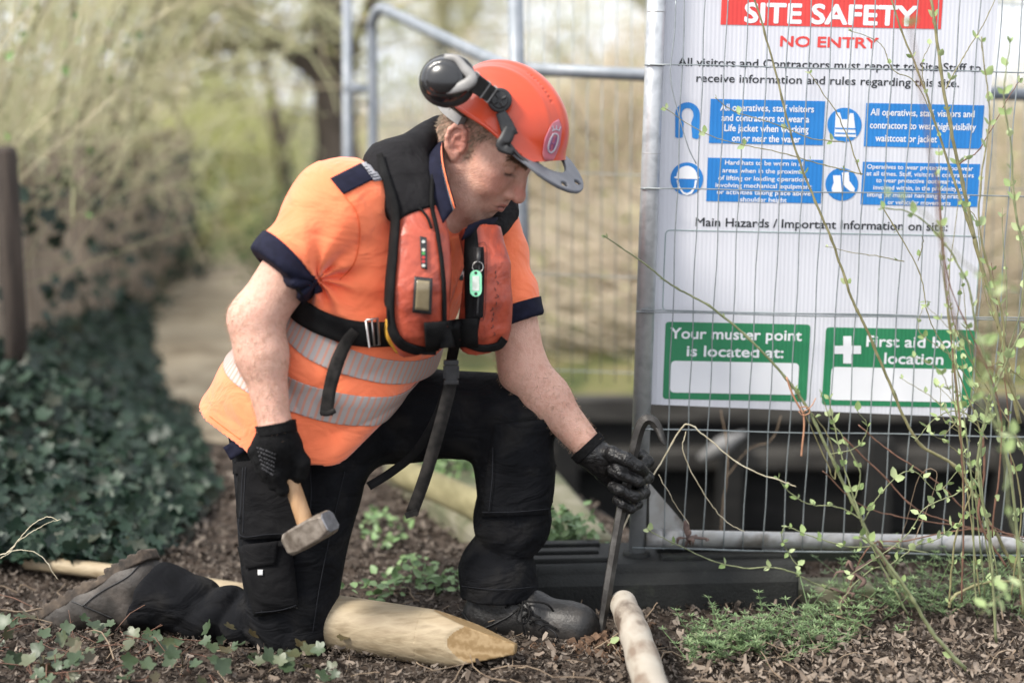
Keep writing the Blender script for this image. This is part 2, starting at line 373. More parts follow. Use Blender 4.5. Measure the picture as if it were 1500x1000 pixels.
for y in np.linspace(4.6, 40, 40): xc = np.interp(y, [4.6, 6, 16, 40], [-1.05, -1.32, -3.42, -8.2]); wd_ = np.interp(y, [4.6, 6, 7.5, 40], [.15, .20, .30, .9]); pv_ += [(xc - wd_, y, .085 * min(1, (y - 4.5) / .8)), (xc + wd_, y, .075 * min(1, (y - 4.5) / .8))]
tag(mk('path', pv_, [(2 * i, 2 * i + 1, 2 * i + 3, 2 * i + 2) for i in range(39)], M_path), 'pale trodden path receding between hedges', 'path', kind='structure')
wv_ = [(-70, 3.0, -.62), (60, 3.0, -.62), (60, 5.75, -.62), (-.5, 5.75, -.62)]
tag(mk('water', [(.3, 3.3, -.62), (60, 3.3, -.62), (60, 5.9, -.62), (-.6, 5.9, -.62)], [(0, 1, 2, 3)], M_water, None, False), 'dark still canal water', 'water', kind='structure')
# bank face below the near edge
mb = MB(); mb.add(*box((20.2, 3.37, -.36), (20, .02, .33))); mb.add(*box((.12, 4.3, -.36), (.02, 1.0, .33), np.array([[math.cos(.336), -math.sin(.336), 0], [math.sin(.336), math.cos(.336), 0], [0, 0, 1]])))
tag(mb.build('near_bank_face', M_wall, None, False), 'dark earth face of the near canal bank', 'bank', kind='structure')
mb = MB(); mb.add([(-3, 5.9, -.12), (60, 5.9, -.12), (60, 7.2, .02), (-3, 7.2, .02), (60, 120, .0), (-30, 120, .0)], [(0, 1, 2, 3), (3, 2, 4, 5)])
tag(mb.build('far_bank', M_bank, None, False), 'rough grass bank beyond the canal', 'bank', kind='structure')
cw = empty('canal_wall', (2, 5.8, -.6), 'dark damp wall of the far canal side with grey timber rails', 'wall')
mb = MB(); mb.add(*box((28, 5.80, -.40), (29, .10, .27))); mb.build('wall_face', M_wall, cw, False)
for z, t, y in ((-.10, .05, 5.70), (-.30, .04, 5.66)):
    mb = MB(); mb.add(*box((28, y, z), (28.4, .045, t))); bevel(mb.build('rail', M_beam, cw, False), .01)
for x in np.arange(.2, 7, .62):
    mb = MB(); mb.add(*box((x + RNG.uniform(-.08, .08), 5.6, -.42), (.045, .05, .22))); mb.build('post', M_wall, cw, False)
M_pale = mat('pale_driftwood', [(.15, .148, .145), (.24, .237, .23)], .7, 9, 6, bump=.4, bscale=20)
mb = MB(); mb.add(*tube(spline([W(1024, 672, 5.4), W(1058, 652, 5.4), W(1092, 634, 5.42)], 14), np.concatenate([np.linspace(.012, .034, 7), np.linspace(.034, .008, 7)]), 10)); tag(mb.build('driftwood', M_pale), 'pale blurred piece of driftwood across the canal behind the lower wires', 'driftwood')

# mossy coping slab at the canal edge and round edging poles of the path
mb = MB(); q = [G(560, 700), G(818, 716), G(905, 822), G(700, 815)]
tp_ = [p + np.array([0, 0, .06]) for p in q]; btm = [p + np.array([0, 0, -.3]) for p in q]
mb.add(tp_ + btm, [(3, 2, 1, 0), (0, 1, 5, 4), (1, 2, 6, 5), (2, 3, 7, 6), (3, 0, 4, 7)])
cs = mb.build('coping_slab', M_moss, None, False); bevel(cs, .02); tag(cs, 'mossy concrete coping slab at the canal edge behind the bent leg', 'coping')
M_pole = mat('greenish_edging_wood', [(.14, .125, .06), (.23, .205, .11)], .8, 6, 6, stretch=(4, 1, 4), bump=.4, bscale=20)
a_, b_ = G(585, 690, .06), G(760, 768, .10); mb = MB(); mb.add(*tube(spline([a_, (a_ + b_) / 2, b_], 12), .042, 14)); eg = mb.build('edging_pole', M_pole); tag(eg, 'pale round edging pole lying along the path beneath the raised thigh', 'pole')
mb = MB(); c_ = W(1015, 905, 3.12); mb.add(*box(np.array([c_[0] + .12, 3.16, .012]), (.3, .045, .022))); tag(bevel(mb.build('edging_board', M_moss, None, False), .006), 'flat mossy edging board under the black foot block', 'board')

# ---- leaf litter and wood chip mulch (nobody could count it)
def litter(name, n, x0, x1, y0, y1, smin_, smax_, m_, label, z=.006, up=.6, tmpl=FLAKE):
    pc = lambda yy: np.interp(yy, [4.6, 6, 16], [-1.05, -1.32, -3.42]) + .38
    x = RNG.uniform(x0, x1, n); y = y0 + (y1 - y0) * RNG.uniform(0, 1, n) ** 1.25; ok = (x < edge_x(y) - .02) & ((y < 4.5) | (x > pc(y))); x, y = x[ok], y[ok]; n = len(x)
    pos = np.stack([x, y, hgt(x, y) + z + RNG.uniform(0, .012, n)], 1); nr = RNG.normal(size=(n, 3)) * up; nr[:, 2] = 1
    s = RNG.uniform(smin_, smax_, n) * RNG.choice([.7, 1, 1, 1.35], n); o = leafmesh(name, tmpl, pos, nr, np.stack([s, s * RNG.uniform(.45, 1.1, n), s * 1.6], 1), m_)
    return tag(o, label, 'mulch', kind='stuff')
M_chip = mat('wood_chip_litter', [(.013, .0105, .0085), (.042, .032, .025), (.085, .068, .055), (.17, .142, .118), (.046, .034, .025), (.12, .097, .08)], .85, 60, attr='rnd', attrmix=.8, spec=.3)
M_chip2 = mat('pale_leaf_litter', [(.06, .043, .03), (.15, .115, .088), (.26, .215, .175), (.10, .072, .053)], .75, 60, attr='rnd', attrmix=.8, spec=.35)
litter('leaf_litter', 34000, -1.3, 1.5, 2.35, 3.5, .0055, .015, M_chip, 'brown wood chip and leaf litter over the ground')
litter('far_leaf_litter', 9000, -1.6, .6, 3.45, 6.0, .012, .028, M_chip, 'wood chip mulch along the path behind the man')
litter('dry_leaves', 1500, -1.2, 1.5, 2.38, 3.1, .008, .022, M_chip2, 'pale dry leaves strewn over the mulch', .012, .9)
litter('right_dry_leaves', 3600, .35, 1.5, 2.38, 2.9, .007, .020, M_chip2, 'drift of pale dry leaves at the bank edge', .016, .9)
# crumbs of freshly dug soil round the bar
mb = MB(); c_ = G(862, 945)
for k in range(260):
    a = RNG.uniform(0, 6.28); r_ = abs(RNG.normal()) * .05; s = RNG.uniform(.003, .010); p = c_ + np.array([r_ * 1.6 * math.cos(a) + .0, r_ * math.sin(a) - .01, max(0, .030 - r_ * .35) * RNG.uniform(.3, 1) + s * .3]); R_ = rots(RNG.normal(size=(1, 3)), RNG.uniform(0, 6, 1))[0]; mb.add(*box(p, (s, s * .8, s * .7), R_))
so = mb.build('loose_soil', mat('fresh_soil', [(.07, .04, .024), (.15, .09, .055)], .95, 120), None, False); tag(so, 'crumbs of freshly dug brown soil round the crowbar tip', 'soil', kind='stuff')
# fine dry twigs in the litter
n = 240; b0 = np.stack([RNG.uniform(-1.2, 1.4, n), RNG.uniform(2.4, 3.2, n), RNG.uniform(.01, .03, n)], 1); a = RNG.uniform(0, 6.28, n); L_ = RNG.uniform(.03, .14, n)
P, r_ = arcs(n, b0, b0 + np.stack([L_ * np.cos(a), L_ * np.sin(a), RNG.uniform(-.005, .02, n)], 1), .010, 5, .0016, .0009); V, F = sticks(P, r_, 4)
M_dry = mat('dry_stalk', [(.13, .09, .06), (.27, .205, .14)], .8, 40); M_straw = mat('straw_stalk', [(.46, .40, .27), (.60, .55, .42)], .7, 30); M_redstem = mat('reddish_brown_stem', [(.10, .05, .03), (.18, .09, .06)], .7, 40)
tag(mk('fallen_twigs', V, F, M_dry), 'thin dry twigs scattered through the mulch', 'twigs', kind='stuff')

# ---- ivy: a bank at the left and loose sprays in front
M_ivy = mat('ivy_leaf', [(.003, .009, .006), (.007, .020, .012), (.014, .034, .020), (.028, .050, .030), (.012, .029, .020), (.042, .038, .020)], .48, 60, attr='rnd', attrmix=.85, spec=.32)
M_ivy2 = mat('young_ivy_leaf', [(.018, .03, .012), (.035, .058, .026), (.055, .08, .04), (.06, .045, .02), (.10, .135, .075)], .45, 60, attr='rnd', attrmix=.85, spec=.45)
def mound(x, y):    # height of the ivy bank left of the path
    e = np.interp(y, [2.6, 3.2, 4, 6, 9], [-1.02, -.96, -.92, -1.50, -2.3]); return np.clip((e - x) / .75, 0, 1) ** .7 * np.interp(y, [2.6, 3.3, 4.2, 9], [.0, .10, .40, .52])
n = 19000; y = 3.30 + 5.3 * RNG.uniform(0, 1, n) ** 1.4; e = np.interp(y, [2.6, 3.2, 4, 6, 9], [-1.02, -.96, -.92, -1.50, -2.3]); x = e + .06 - RNG.uniform(0, 1, n) ** 1.1 * 1.5
z = mound(x, y); pos = np.stack([x, y, z * RNG.uniform(.55, 1.06, n) + RNG.uniform(.01, .05, n)], 1); nr = RNG.normal(size=(n, 3)) * .5 + np.array([.45, -.55, .75])
tag(leafmesh('ivy_bank', IVY, pos, nr, RNG.uniform(.014, .048, n), M_ivy), 'bank of dark glossy ivy along the left of the path', 'ivy', kind='stuff')
gx, gy = np.meshgrid(np.linspace(-3.8, -.85, 40), np.linspace(3.3, 8.5, 60), indexing='ij'); gz = mound(gx, gy) * .78 * np.clip((gy - 3.35) / .6, 0, 1) - .03 + .034 * np.clip((gy - 3.3) / .5, 0, 1)
Fm = [(i * 60 + j, (i + 1) * 60 + j, (i + 1) * 60 + j + 1, i * 60 + j + 1) for i in range(39) for j in range(59)]
tag(mk('bank_mound', np.stack([gx, gy, gz], -1).reshape(-1, 3), Fm, mat('dark_bank_soil', [(.012, .015, .010), (.03, .03, .02)], .95, 20)), 'dark soil mound under the ivy', 'bank', kind='structure')
u = np.concatenate([RNG.uniform(-40, 330, 95), RNG.uniform(330, 500, 25)]); v = np.concatenate([RNG.uniform(895, 1010, 95), RNG.uniform(935, 1005, 25)]); n = len(u); pos = np.array([G(a, b, .02) for a, b in zip(u, v)]); pos[:, 2] += RNG.uniform(0, .045, n); keep = ~((u > 60) & (u < 480) & (v < 935 - .0 * u)); pos = pos[keep]; n = len(pos)
nr = RNG.normal(size=(n, 3)) * .45 + np.array([.1, -.5, .9]); tag(leafmesh('ground_ivy', IVY, pos, nr, RNG.uniform(.018, .034, n), M_ivy2), 'loose young ivy leaves creeping over the mulch in front of the boot', 'ivy', kind='stuff')
P, r_ = arcs(60, pos[:60] - np.array([0, 0, .02]), pos[:60] + RNG.normal(size=(60, 3)) * np.array([.06, .05, .004]), .012, 5, .0012, .0009); V, F = sticks(P, r_, 4); tag(mk('ivy_stems', V, F, M_redstem), 'thin trailing ivy stems in the mulch', 'ivy', kind='stuff')
# seedlings on the path behind
M_seed = mat('fresh_green_leaf', [(.07, .13, .045), (.13, .22, .08), (.19, .28, .12)], .5, 60, attr='rnd', attrmix=.85)
pos = []; 
for cu_, cv_ in ((575, 795), (600, 835), (655, 850), (590, 860), (560, 770), (648, 862), (545, 870)):
    for k in range(26): pos.append(G(cu_ + RNG.normal() * 16, cv_ + RNG.normal() * 7, .02) + np.array([0, 0, RNG.uniform(0, .035)]))
for cu_, cv_ in ((650, 690), (620, 672), (680, 680), (800, 792), (830, 800)):
    for k in range(150): pos.append(G(cu_ + RNG.normal() * 26, cv_ + RNG.normal() * 7, .06) + np.array([0, 0, RNG.uniform(0, .08)]))
pos = np.array(pos); tag(leafmesh('path_seedlings', OVATE, pos, RNG.normal(size=pos.shape) * .5 + np.array([0, -.3, .8]), RNG.uniform(.014, .032, len(pos)), M_seed), 'small green seedlings on the mulch behind the man', 'seedlings', kind='stuff')

# ---- goosegrass: whorls of narrow leaves on weak stems
M_goose = mat('goosegrass_leaf', [(.07, .12, .05), (.15, .23, .10), (.27, .35, .18)], .55, 60, attr='rnd', attrmix=.85, trans=.25)
NARROW = tris(([[0, 0, 0], [.13, .45, .03], [0, 1, -.04], [-.13, .45, .03], [0, .5, -.02]], [(0, 1, 4, 4), (1, 2, 4, 4), (2, 3, 4, 4), (3, 0, 4, 4)]))
def goose(name, spots, label):
    lp, ln, ls, st_ = [], [], [], []
    for (cu_, cv_, sp_, cnt, hk) in spots:
        for k in range(cnt):
            p = G(cu_ + RNG.normal() * sp_, min(cv_ + RNG.normal() * 13, 985), 0); lean = RNG.normal(size=2) * .6; h_ = RNG.uniform(.04, .15) * hk; tip = p + np.array([lean[0] * h_, lean[1] * h_ - .01, h_]); st_.append([p, (p + tip) / 2 + RNG.normal(size=3) * .006, tip])
            for w_ in np.linspace(.25, 1, RNG.integers(3, 6)):
                c_ = p * (1 - w_) + tip * w_
                for a in np.arange(6) * 1.047 + RNG.uniform(0, 1): lp.append(c_); ln.append((math.cos(a), math.sin(a), .35)); ls.append(RNG.uniform(.011, .024) * (1.1 - .35 * w_))
    lp, ln = np.array(lp), np.array(ln); d = ln / np.linalg.norm(ln, axis=1)[:, None]; sd2 = np.cross(d, [0, 0, 1.]); sd2 /= np.linalg.norm(sd2, axis=1)[:, None]; nn = np.cross(sd2, d); R_ = np.stack([sd2, d, nn], 2)
    V, F = scatter(NARROW[0], NARROW[1], lp, R_, np.array(ls)); P = np.array(st_); V2, F2 = sticks(P, np.full(P.shape[:2], .0011), 3); F2 = np.vstack([F2[:, [0, 1, 2]], F2[:, [0, 2, 3]]])
    o = mk(name, np.vstack([V, V2]), np.vstack([F, F2 + len(V)]), M_goose, None, True, {'rnd': np.concatenate([np.repeat(RNG.uniform(0, 1, len(lp)), 5), np.full(len(V2), .5)])}); tag(o, label, 'goosegrass', kind='stuff')
goose('goosegrass', [(1085, 948, 42, 44, .6), (1150, 945, 42, 44, .6), (1035, 962, 20, 14, .5), (1225, 920, 36, 26, .8), (1320, 892, 60, 34, .95), (1420, 888, 60, 36, 1), (1500, 888, 50, 24, 1)], 'patch of fresh green goosegrass at the bank edge below the fence')

# ---- the climbing shrub before the fence: stems in the plane just in front of the wires
M_stem = mat('green_brown_stem', [(.14, .13, .06), (.24, .22, .11)], .6, 50); M_stemg = mat('fresh_green_stem', [(.13, .15, .07), (.23, .25, .13)], .55, 50)
M_leaf = mat('pale_young_leaf', [(.18, .26, .09), (.28, .38, .15), (.38, .47, .23), (.44, .50, .28)], .5, trans=.3, nscale=60, attr='rnd', attrmix=.85, spec=.4)
for m_ in (M_leaf, M_seed, M_goose): m_.node_tree.nodes['Principled BSDF'].inputs['Transmission Weight'].default_value = 0
def shrub(label, cat, stems, group=None, name='climbing_shrub', stemmat=M_stem, leafmat=M_leaf):
    root = empty(name, (*W(stems[0][0][0][0], stems[0][0][0][1], stems[0][1])[:2], 0), label, cat, group); LP, LN, LS = [], [], []
    for pts, Y, r_a, r_b, leaves, size, mt in stems:
        Ys = np.linspace(Y, Y + RNG.uniform(-.05, .05), len(pts)); P = spline([W(p[0], p[1], yy) for p, yy in zip(pts, Ys)], 10 * len(pts)); P += np.cumsum(RNG.normal(size=P.shape) * .0006, 0); r_a, r_b = r_a * .74, r_b * .8
        rr = np.linspace(r_a, r_b, len(P)); node = (np.arange(len(P)) % 9 == 4); rr = rr * np.where(node, 1.35, 1.0)
        mb = MB(); mb.add(*tube(P, rr, 7)); mb.build('stem', mt, root)
        if leaves:
            T = np.gradient(P, axis=0)
            for k in np.linspace(.12, .99, leaves):
                i = int(k * (len(P) - 1)); t = unit(T[i]); side = unit(np.cross(t, RNG.normal(size=3)))
                for s in (-1, 1):
                    if RNG.uniform() < .88: LP.append(P[i] + side * s * r_b); d = unit(side * s * .8 + t * .5 + np.array([0, -.1, .45])); LN.append(d); LS.append(size * RNG.uniform(.55, 1.15))
    if LP:
        LP = np.array(LP); d = np.array(LN); up = RNG.normal(size=d.shape) * .5 + np.array([0, -.6, .8]); sd2 = np.cross(d, up); sd2 /= np.linalg.norm(sd2, axis=1)[:, None]; nn = np.cross(sd2, d); R_ = np.stack([sd2, d, nn], 2)
        V, F = scatter(OVATE[0], OVATE[1], LP, R_, np.array(LS)); o = mk('leaves', V, F, leafmat, root, True, {'rnd': np.repeat(RNG.uniform(0, 1, len(LP)), len(OVATE[0]))})
        if len(LP) > 100: o['kind'] = 'stuff'
    return root
S = lambda pts, Y, ra, rb, lv=6, sz=.022, m_=M_stem: (pts, Y, ra, rb, lv, sz, m_)
shrub('long green climber crossing the sign diagonally, tied with orange raffia', 'climbing shrub', [
    S([(1352, 905), (1300, 830), (1248, 735), (1215, 665), (1176, 590), (1110, 512), (1040, 452), (985, 420), (935, 380), (884, 345)], 3.06, .0060, .0018, 6, .020, M_stemg),
    S([(1176, 590), (1215, 640), (1225, 700), (1205, 660), (1160, 560)], 3.07, .0022, .0014, 2, .016), S([(1250, 735), (1262, 690), (1240, 640), (1220, 612), (1206, 575)], 3.05, .0022, .0012, 6, .022, M_stemg),
    S([(1262, 760), (1225, 740), (1190, 735), (1160, 715), (1142, 695)], 3.05, .0018, .001, 6, .020, M_stemg), S([(1215, 665), (1255, 655), (1272, 625), (1255, 600)], 3.04, .0016, .001, 4, .020, M_stemg)])
shrub('tall brown stem rising in front of the blue sign panels', 'climbing shrub', [
    S([(1500, 860), (1450, 760), (1400, 680), (1342, 640), (1295, 545), (1262, 470), (1240, 420), (1215, 350), (1190, 285), (1160, 205), (1130, 90), (1098, -20)], 3.03, .0052, .0024, 5, .017),
    S([(1265, 255), (1215, 242), (1150, 225), (1100, 212), (1040, 195), (972, 153)], 3.04, .0018, .001, 6, .018), S([(1237, 209), (1190, 203), (1130, 180), (1075, 160), (1052, 140)], 3.03, .0016, .001, 4, .018),
    S([(1325, 383), (1290, 375), (1260, 372), (1205, 357)], 3.03, .0016, .0008, 2, .012), S([(1262, 256), (1240, 200), (1215, 150), (1185, 100)], 3.0, .002, .001, 2, .014), S([(1345, 382), (1350, 360), (1347, 345)], 3.0, .0014, .0008, 1, .016),
    S([(1290, 300), (1345, 390), (1362, 470), (1420, 560), (1452, 600)], 2.98, .0018, .001, 4, .016)])
shrub('pair of slim stems leaning across the right edge of the sign', 'climbing shrub', [
    S([(1495, 620), (1462, 480), (1428, 350), (1405, 240), (1385, 130), (1372, 40), (1364, -20)], 3.0, .0062, .0035, 8, .020), S([(1428, 350), (1395, 255), (1360, 150), (1330, 70), (1300, -20)], 2.98, .0042, .002, 4, .016),
    S([(1385, 130), (1410, 85), (1440, 40), (1462, -10)], 2.97, .0018, .001, 3, .016), S([(1405, 240), (1430, 220), (1455, 180), (1490, 120)], 2.97, .002, .001, 3, .018, M_redstem), S([(1395, 255), (1350, 130), (1310, 100), (1290, 60), (1245, 40)], 2.99, .0016, .0009, 3, .014),
    S([(1462, 480), (1440, 420), (1430, 330), (1415, 300)], 2.96, .0016, .001, 4, .018), S([(1360, 150), (1352, 95), (1365, 60)], 2.96, .0014, .0009, 3, .016)])
shrub('leafy pale green shrub crowding the right edge beside the sign', 'climbing shrub', [
    S([(1500, 900), (1480, 700), (1450, 560), (1430, 470), (1410, 400), (1350, 320), (1290, 300)], 2.75, .0045, .0015, 9, .024, M_stemg), S([(1460, 940), (1450, 800), (1432, 700), (1440, 620), (1470, 540), (1500, 480)], 2.8, .0042, .002, 12, .027, M_stemg),
    S([(1390, 880), (1400, 790), (1430, 700), (1436, 640), (1410, 560), (1390, 520)], 2.9, .003, .0016, 8, .024), S([(1520, 640), (1480, 560), (1470, 460), (1440, 340), (1450, 220), (1452, 150), (1440, 60)], 2.85, .0036, .0016, 12, .022), S([(1515, 420), (1490, 330), (1480, 220), (1470, 140), (1480, 60)], 2.8, .003, .0014, 9, .022, M_stemg),
    S([(1432, 700), (1400, 720), (1350, 745), (1320, 790), (1240, 845)], 2.92, .002, .0012, 9, .022, M_stemg), S([(1440, 620), (1400, 600), (1370, 610), (1340, 640)], 2.9, .002, .001, 6, .024, M_stemg), S([(1505, 560), (1460, 530), (1420, 590), (1380, 640)], 2.88, .0018, .001, 7, .024)])
shrub('out of focus shrub sprays nearest the camera at the right edge', 'shrub', [
    S([(1560, 1010), (1520, 860), (1480, 760), (1470, 660), (1440, 560), (1460, 420)], 2.25, .0030, .0012, 10, .026, M_stemg), S([(1540, 700), (1490, 640), (1445, 610), (1425, 560)], 2.3, .002, .001, 8, .026, M_stemg), S([(1560, 880), (1500, 860), (1460, 880), (1440, 900)], 2.3, .002, .001, 8, .026, M_stemg),
    S([(1530, 460), (1490, 420), (1420, 390), (1350, 310), (1300, 285)], 2.2, .0022, .001, 9, .022), S([(1480, 560), (1400, 470), (1370, 260), (1350, 150), (1330, 20)], 2.2, .003, .0016, 2, .018, M_redstem)], name='foreground_shrub')
shrub('low arching sprays with paired leaves at the foot of the fence', 'climbing shrub', [
    S([(1330, 900), (1290, 830), (1262, 770), (1240, 700), (1225, 640), (1212, 580)], 2.98, .0034, .0014, 9, .023, M_stemg), S([(1420, 985), (1365, 930), (1330, 870), (1285, 810), (1262, 790)], 2.7, .0060, .0030, 3, .022, M_stemg), S([(1240, 870), (1190, 850), (1150, 830), (1080, 828), (1000, 795), (958, 772)], 3.02, .0026, .0012, 6, .020, M_stemg),
    S([(1360, 810), (1300, 800), (1240, 800), (1180, 782), (1150, 770), (1148, 795), (1170, 830)], 3.02, .002, .0012, 12, .019, M_stemg), S([(1390, 890), (1400, 870), (1440, 852), (1490, 848), (1540, 850)], 2.95, .0045, .004, 3, .022), S([(1262, 770), (1290, 720), (1330, 690), (1370, 720), (1400, 690)], 3.0, .0018, .001, 8, .024, M_stemg), S([(1300, 830), (1340, 800), (1370, 790), (1395, 770)], 2.95, .0018, .001, 7, .026, M_stemg),
    S([(1290, 830), (1262, 850), (1235, 880), (1232, 900)], 2.98, .0018, .001, 6, .018, M_stemg)])
shrub('reddish brown bramble stems low across the fence', 'bramble', [
    S([(1240, 870), (1275, 800), (1330, 790), (1430, 775), (1520, 790)], 3.04, .0022, .0018, 0, .02, M_redstem), S([(1235, 640), (1290, 690), (1340, 740), (1420, 770), (1510, 790)], 3.05, .0026, .002, 0, .02, M_redstem), S([(1258, 622), (1300, 655), (1370, 700), (1430, 755), (1520, 800)], 3.02, .0022, .002, 0, .02, M_redstem), S([(1205, 690), (1260, 740), (1340, 760), (1455, 776)], 3.06, .0018, .0014, 0, .02, M_redstem), S([(1330, 812), (1375, 700), (1348, 700), (1318, 815)], 3.0, .0011, .0008, 0, .02, M_dry), S([(1440, 640), (1442, 690), (1435, 760), (1475, 830)], 2.98, .0036, .003, 0, .02, M_redstem)], name='bramble')
shrub('bent straw coloured dead stalk beside the gloved hand and upright', 'stalk', [
    S([(893, 838), (905, 800), (934, 735), (965, 690), (1000, 630), (1012, 625), (1040, 645), (1085, 682), (1145, 705), (1165, 715)], 3.03, .0026, .0014, 0, .02, M_straw), S([(1005, 632), (1002, 665), (1040, 735), (1060, 760), (1090, 777)], 3.04, .0014, .0008, 0, .02, M_straw), S([(965, 695), (985, 730), (1010, 770)], 3.03, .0011, .0007, 0, .02, M_straw)], name='dead_stalk')
shrub('thin upright pinkish dead twig standing behind the wires', 'twig', [S([(1055, 790), (1060, 730), (1065, 660), (1055, 600)], 3.5, .0035, .0022, 0, .02, M_dry), S([(1062, 700), (1095, 660), (1130, 645), (1142, 612)], 3.5, .002, .0014, 0, .02, M_dry)], name='dead_twig')
shrub('crooked dry twig lying across the peeled pole', 'twig', [S([(838, 975), (880, 945), (905, 928), (940, 912), (958, 893), (966, 881)], 2.80, .0028, .0016, 0, .02, M_dry), S([(890, 938), (905, 955), (912, 985)], 2.78, .0014, .001, 1, .022, M_dry)], name='fallen_twig')
shrub('pale dry grass stalk bending over the boot at the far left', 'stalk', [S([(0, 812), (20, 800), (48, 770), (75, 756), (90, 760)], 2.95, .0016, .0008, 0, .02, M_straw), S([(0, 818), (25, 806), (60, 815), (85, 848)], 2.95, .0014, .0008, 0, .02, M_straw), S([(10, 808), (40, 785), (70, 770), (90, 765)], 2.96, .0012, .0007, 0, .02, M_straw), S([(-5, 892), (30, 896), (60, 890)], 2.9, .003, .002, 0, .02, M_dry)], name='grass_stalk')
g = np.random.default_rng(71); st_ = []
for k in range(11):
    x0 = g.uniform(1400, 1540); x1 = x0 + g.uniform(-90, 30); v0, v1 = g.uniform(780, 900), g.uniform(180, 560); st_.append(S([(x0, v0), (x0 + g.uniform(-25, 15), v0 * .66 + v1 * .34), (x1 + g.uniform(-15, 25), v0 * .3 + v1 * .7), (x1, v1)], g.uniform(2.72, 3.02), .0024, .0009, 7, g.uniform(.014, .022), [M_stem, M_stemg, M_redstem][k % 3]))
    st_.append(S([((x0 + x1) / 2, (v0 + v1) / 2), ((x0 + x1) / 2 - g.uniform(20, 50), (v0 + v1) / 2 - 35), ((x0 + x1) / 2 - g.uniform(40, 90), (v0 + v1) / 2 - g.uniform(50, 90))], st_[-1][1], .0013, .0007, 4, .017, M_stem))
shrub('dense tangle of thin budding twigs at the far right of the fence', 'shrub', st_, name='budding_shrub')
# raffia tie and shrivelled leaves
M_raf = mat('orange_raffia', [(.34, .16, .09), (.44, .24, .15)], .6, 60); mb = MB()
for pts in ([(1152, 552), (1160, 575), (1172, 598), (1178, 606)], [(1195, 583), (1188, 595), (1178, 602)], [(1177, 604), (1178, 625), (1175, 655), (1174, 668)], [(1172, 596), (1182, 596), (1186, 604), (1176, 608), (1170, 602)]): mb.add(*tube(spline([W(u, v, 3.05) for u, v in pts], 16), .0023, 5, flat=.5))
tag(mb.build('raffia_tie', M_raf), 'strip of orange raffia knotted round the green climber below the sign', 'tie')
M_shr = mat('shrivelled_leaf', [(.06, .035, .03), (.14, .09, .07)], .8, 40)
for u, v, Y, lb in ((828, 0, 0, 0), (1006, 787, 3.05, 'curled brown dead leaf on the bottom rail by the gusset'), (1240, 870, 2.98, 'shrivelled brown leaf hanging under the low sprays'), (1295, 812, 2.98, 'dark shrivelled leaf caught in the low sprays'), (1252, 838, 2.98, 'withered grey flower head beside the fence foot')):
    if not Y: continue
    mb = MB(); c_ = W(u, v, Y)
    for k in range(9):
        d = RNG.normal(size=3) * .012; V_, F_ = tube(spline([c_ + d * .1, c_ + d + RNG.normal(size=3) * .006, c_ + d * 1.3 + np.array([0, 0, -.010])], 8), np.array([.002, .006, .008, .007, .006, .005, .003, .001]) * RNG.uniform(.6, 1.1), 6, flat=.3); mb.add(V_, F_)
    tag(mb.build('dead_leaf', M_shr), lb, 'dead leaf')

# ================================================================== BACKGROUND
M_bark = mat('grey_brown_bark', [(.06, .048, .038), (.125, .10, .08)], .9, 12, 7, stretch=(3, 3, .8), bump=.8, bscale=25); M_barkd = mat('dark_bark', [(.055, .045, .032), (.11, .09, .06)], .9, 12, 7, stretch=(3, 3, .8), bump=.8, bscale=25)
M_twigo = mat('olive_twig', [(.36, .36, .18), (.58, .57, .35), (.52, .44, .31)], .8, 20, attr='rnd', attrmix=.9); M_twigt = mat('tan_twig', [(.46, .38, .27), (.64, .55, .42), (.54, .44, .33)], .85, 20, attr='rnd', attrmix=.9)
M_leafy = mat('yellow_green_spring_leaf', [(.32, .36, .11), (.46, .48, .17), (.56, .58, .27)], .6, 20, attr='rnd', attrmix=.9, trans=.45); M_leafo = mat('olive_leaf', [(.28, .28, .13), (.42, .42, .21), (.52, .49, .29)], .7, 20, attr='rnd', attrmix=.9, trans=.4); M_barkd_t = mat('dark_twig', [(.03, .026, .02), (.06, .05, .04)], .9, 20, attr='rnd'); M_leafm = mat('mid_green_leaf', [(.07, .11, .04), (.14, .20, .08), (.22, .28, .13)], .6, 20, attr='rnd', attrmix=.9, trans=.3); M_leafg = mat('bright_spring_leaf', [(.10, .19, .05), (.17, .29, .08)], .55, 20, attr='rnd', attrmix=.9)
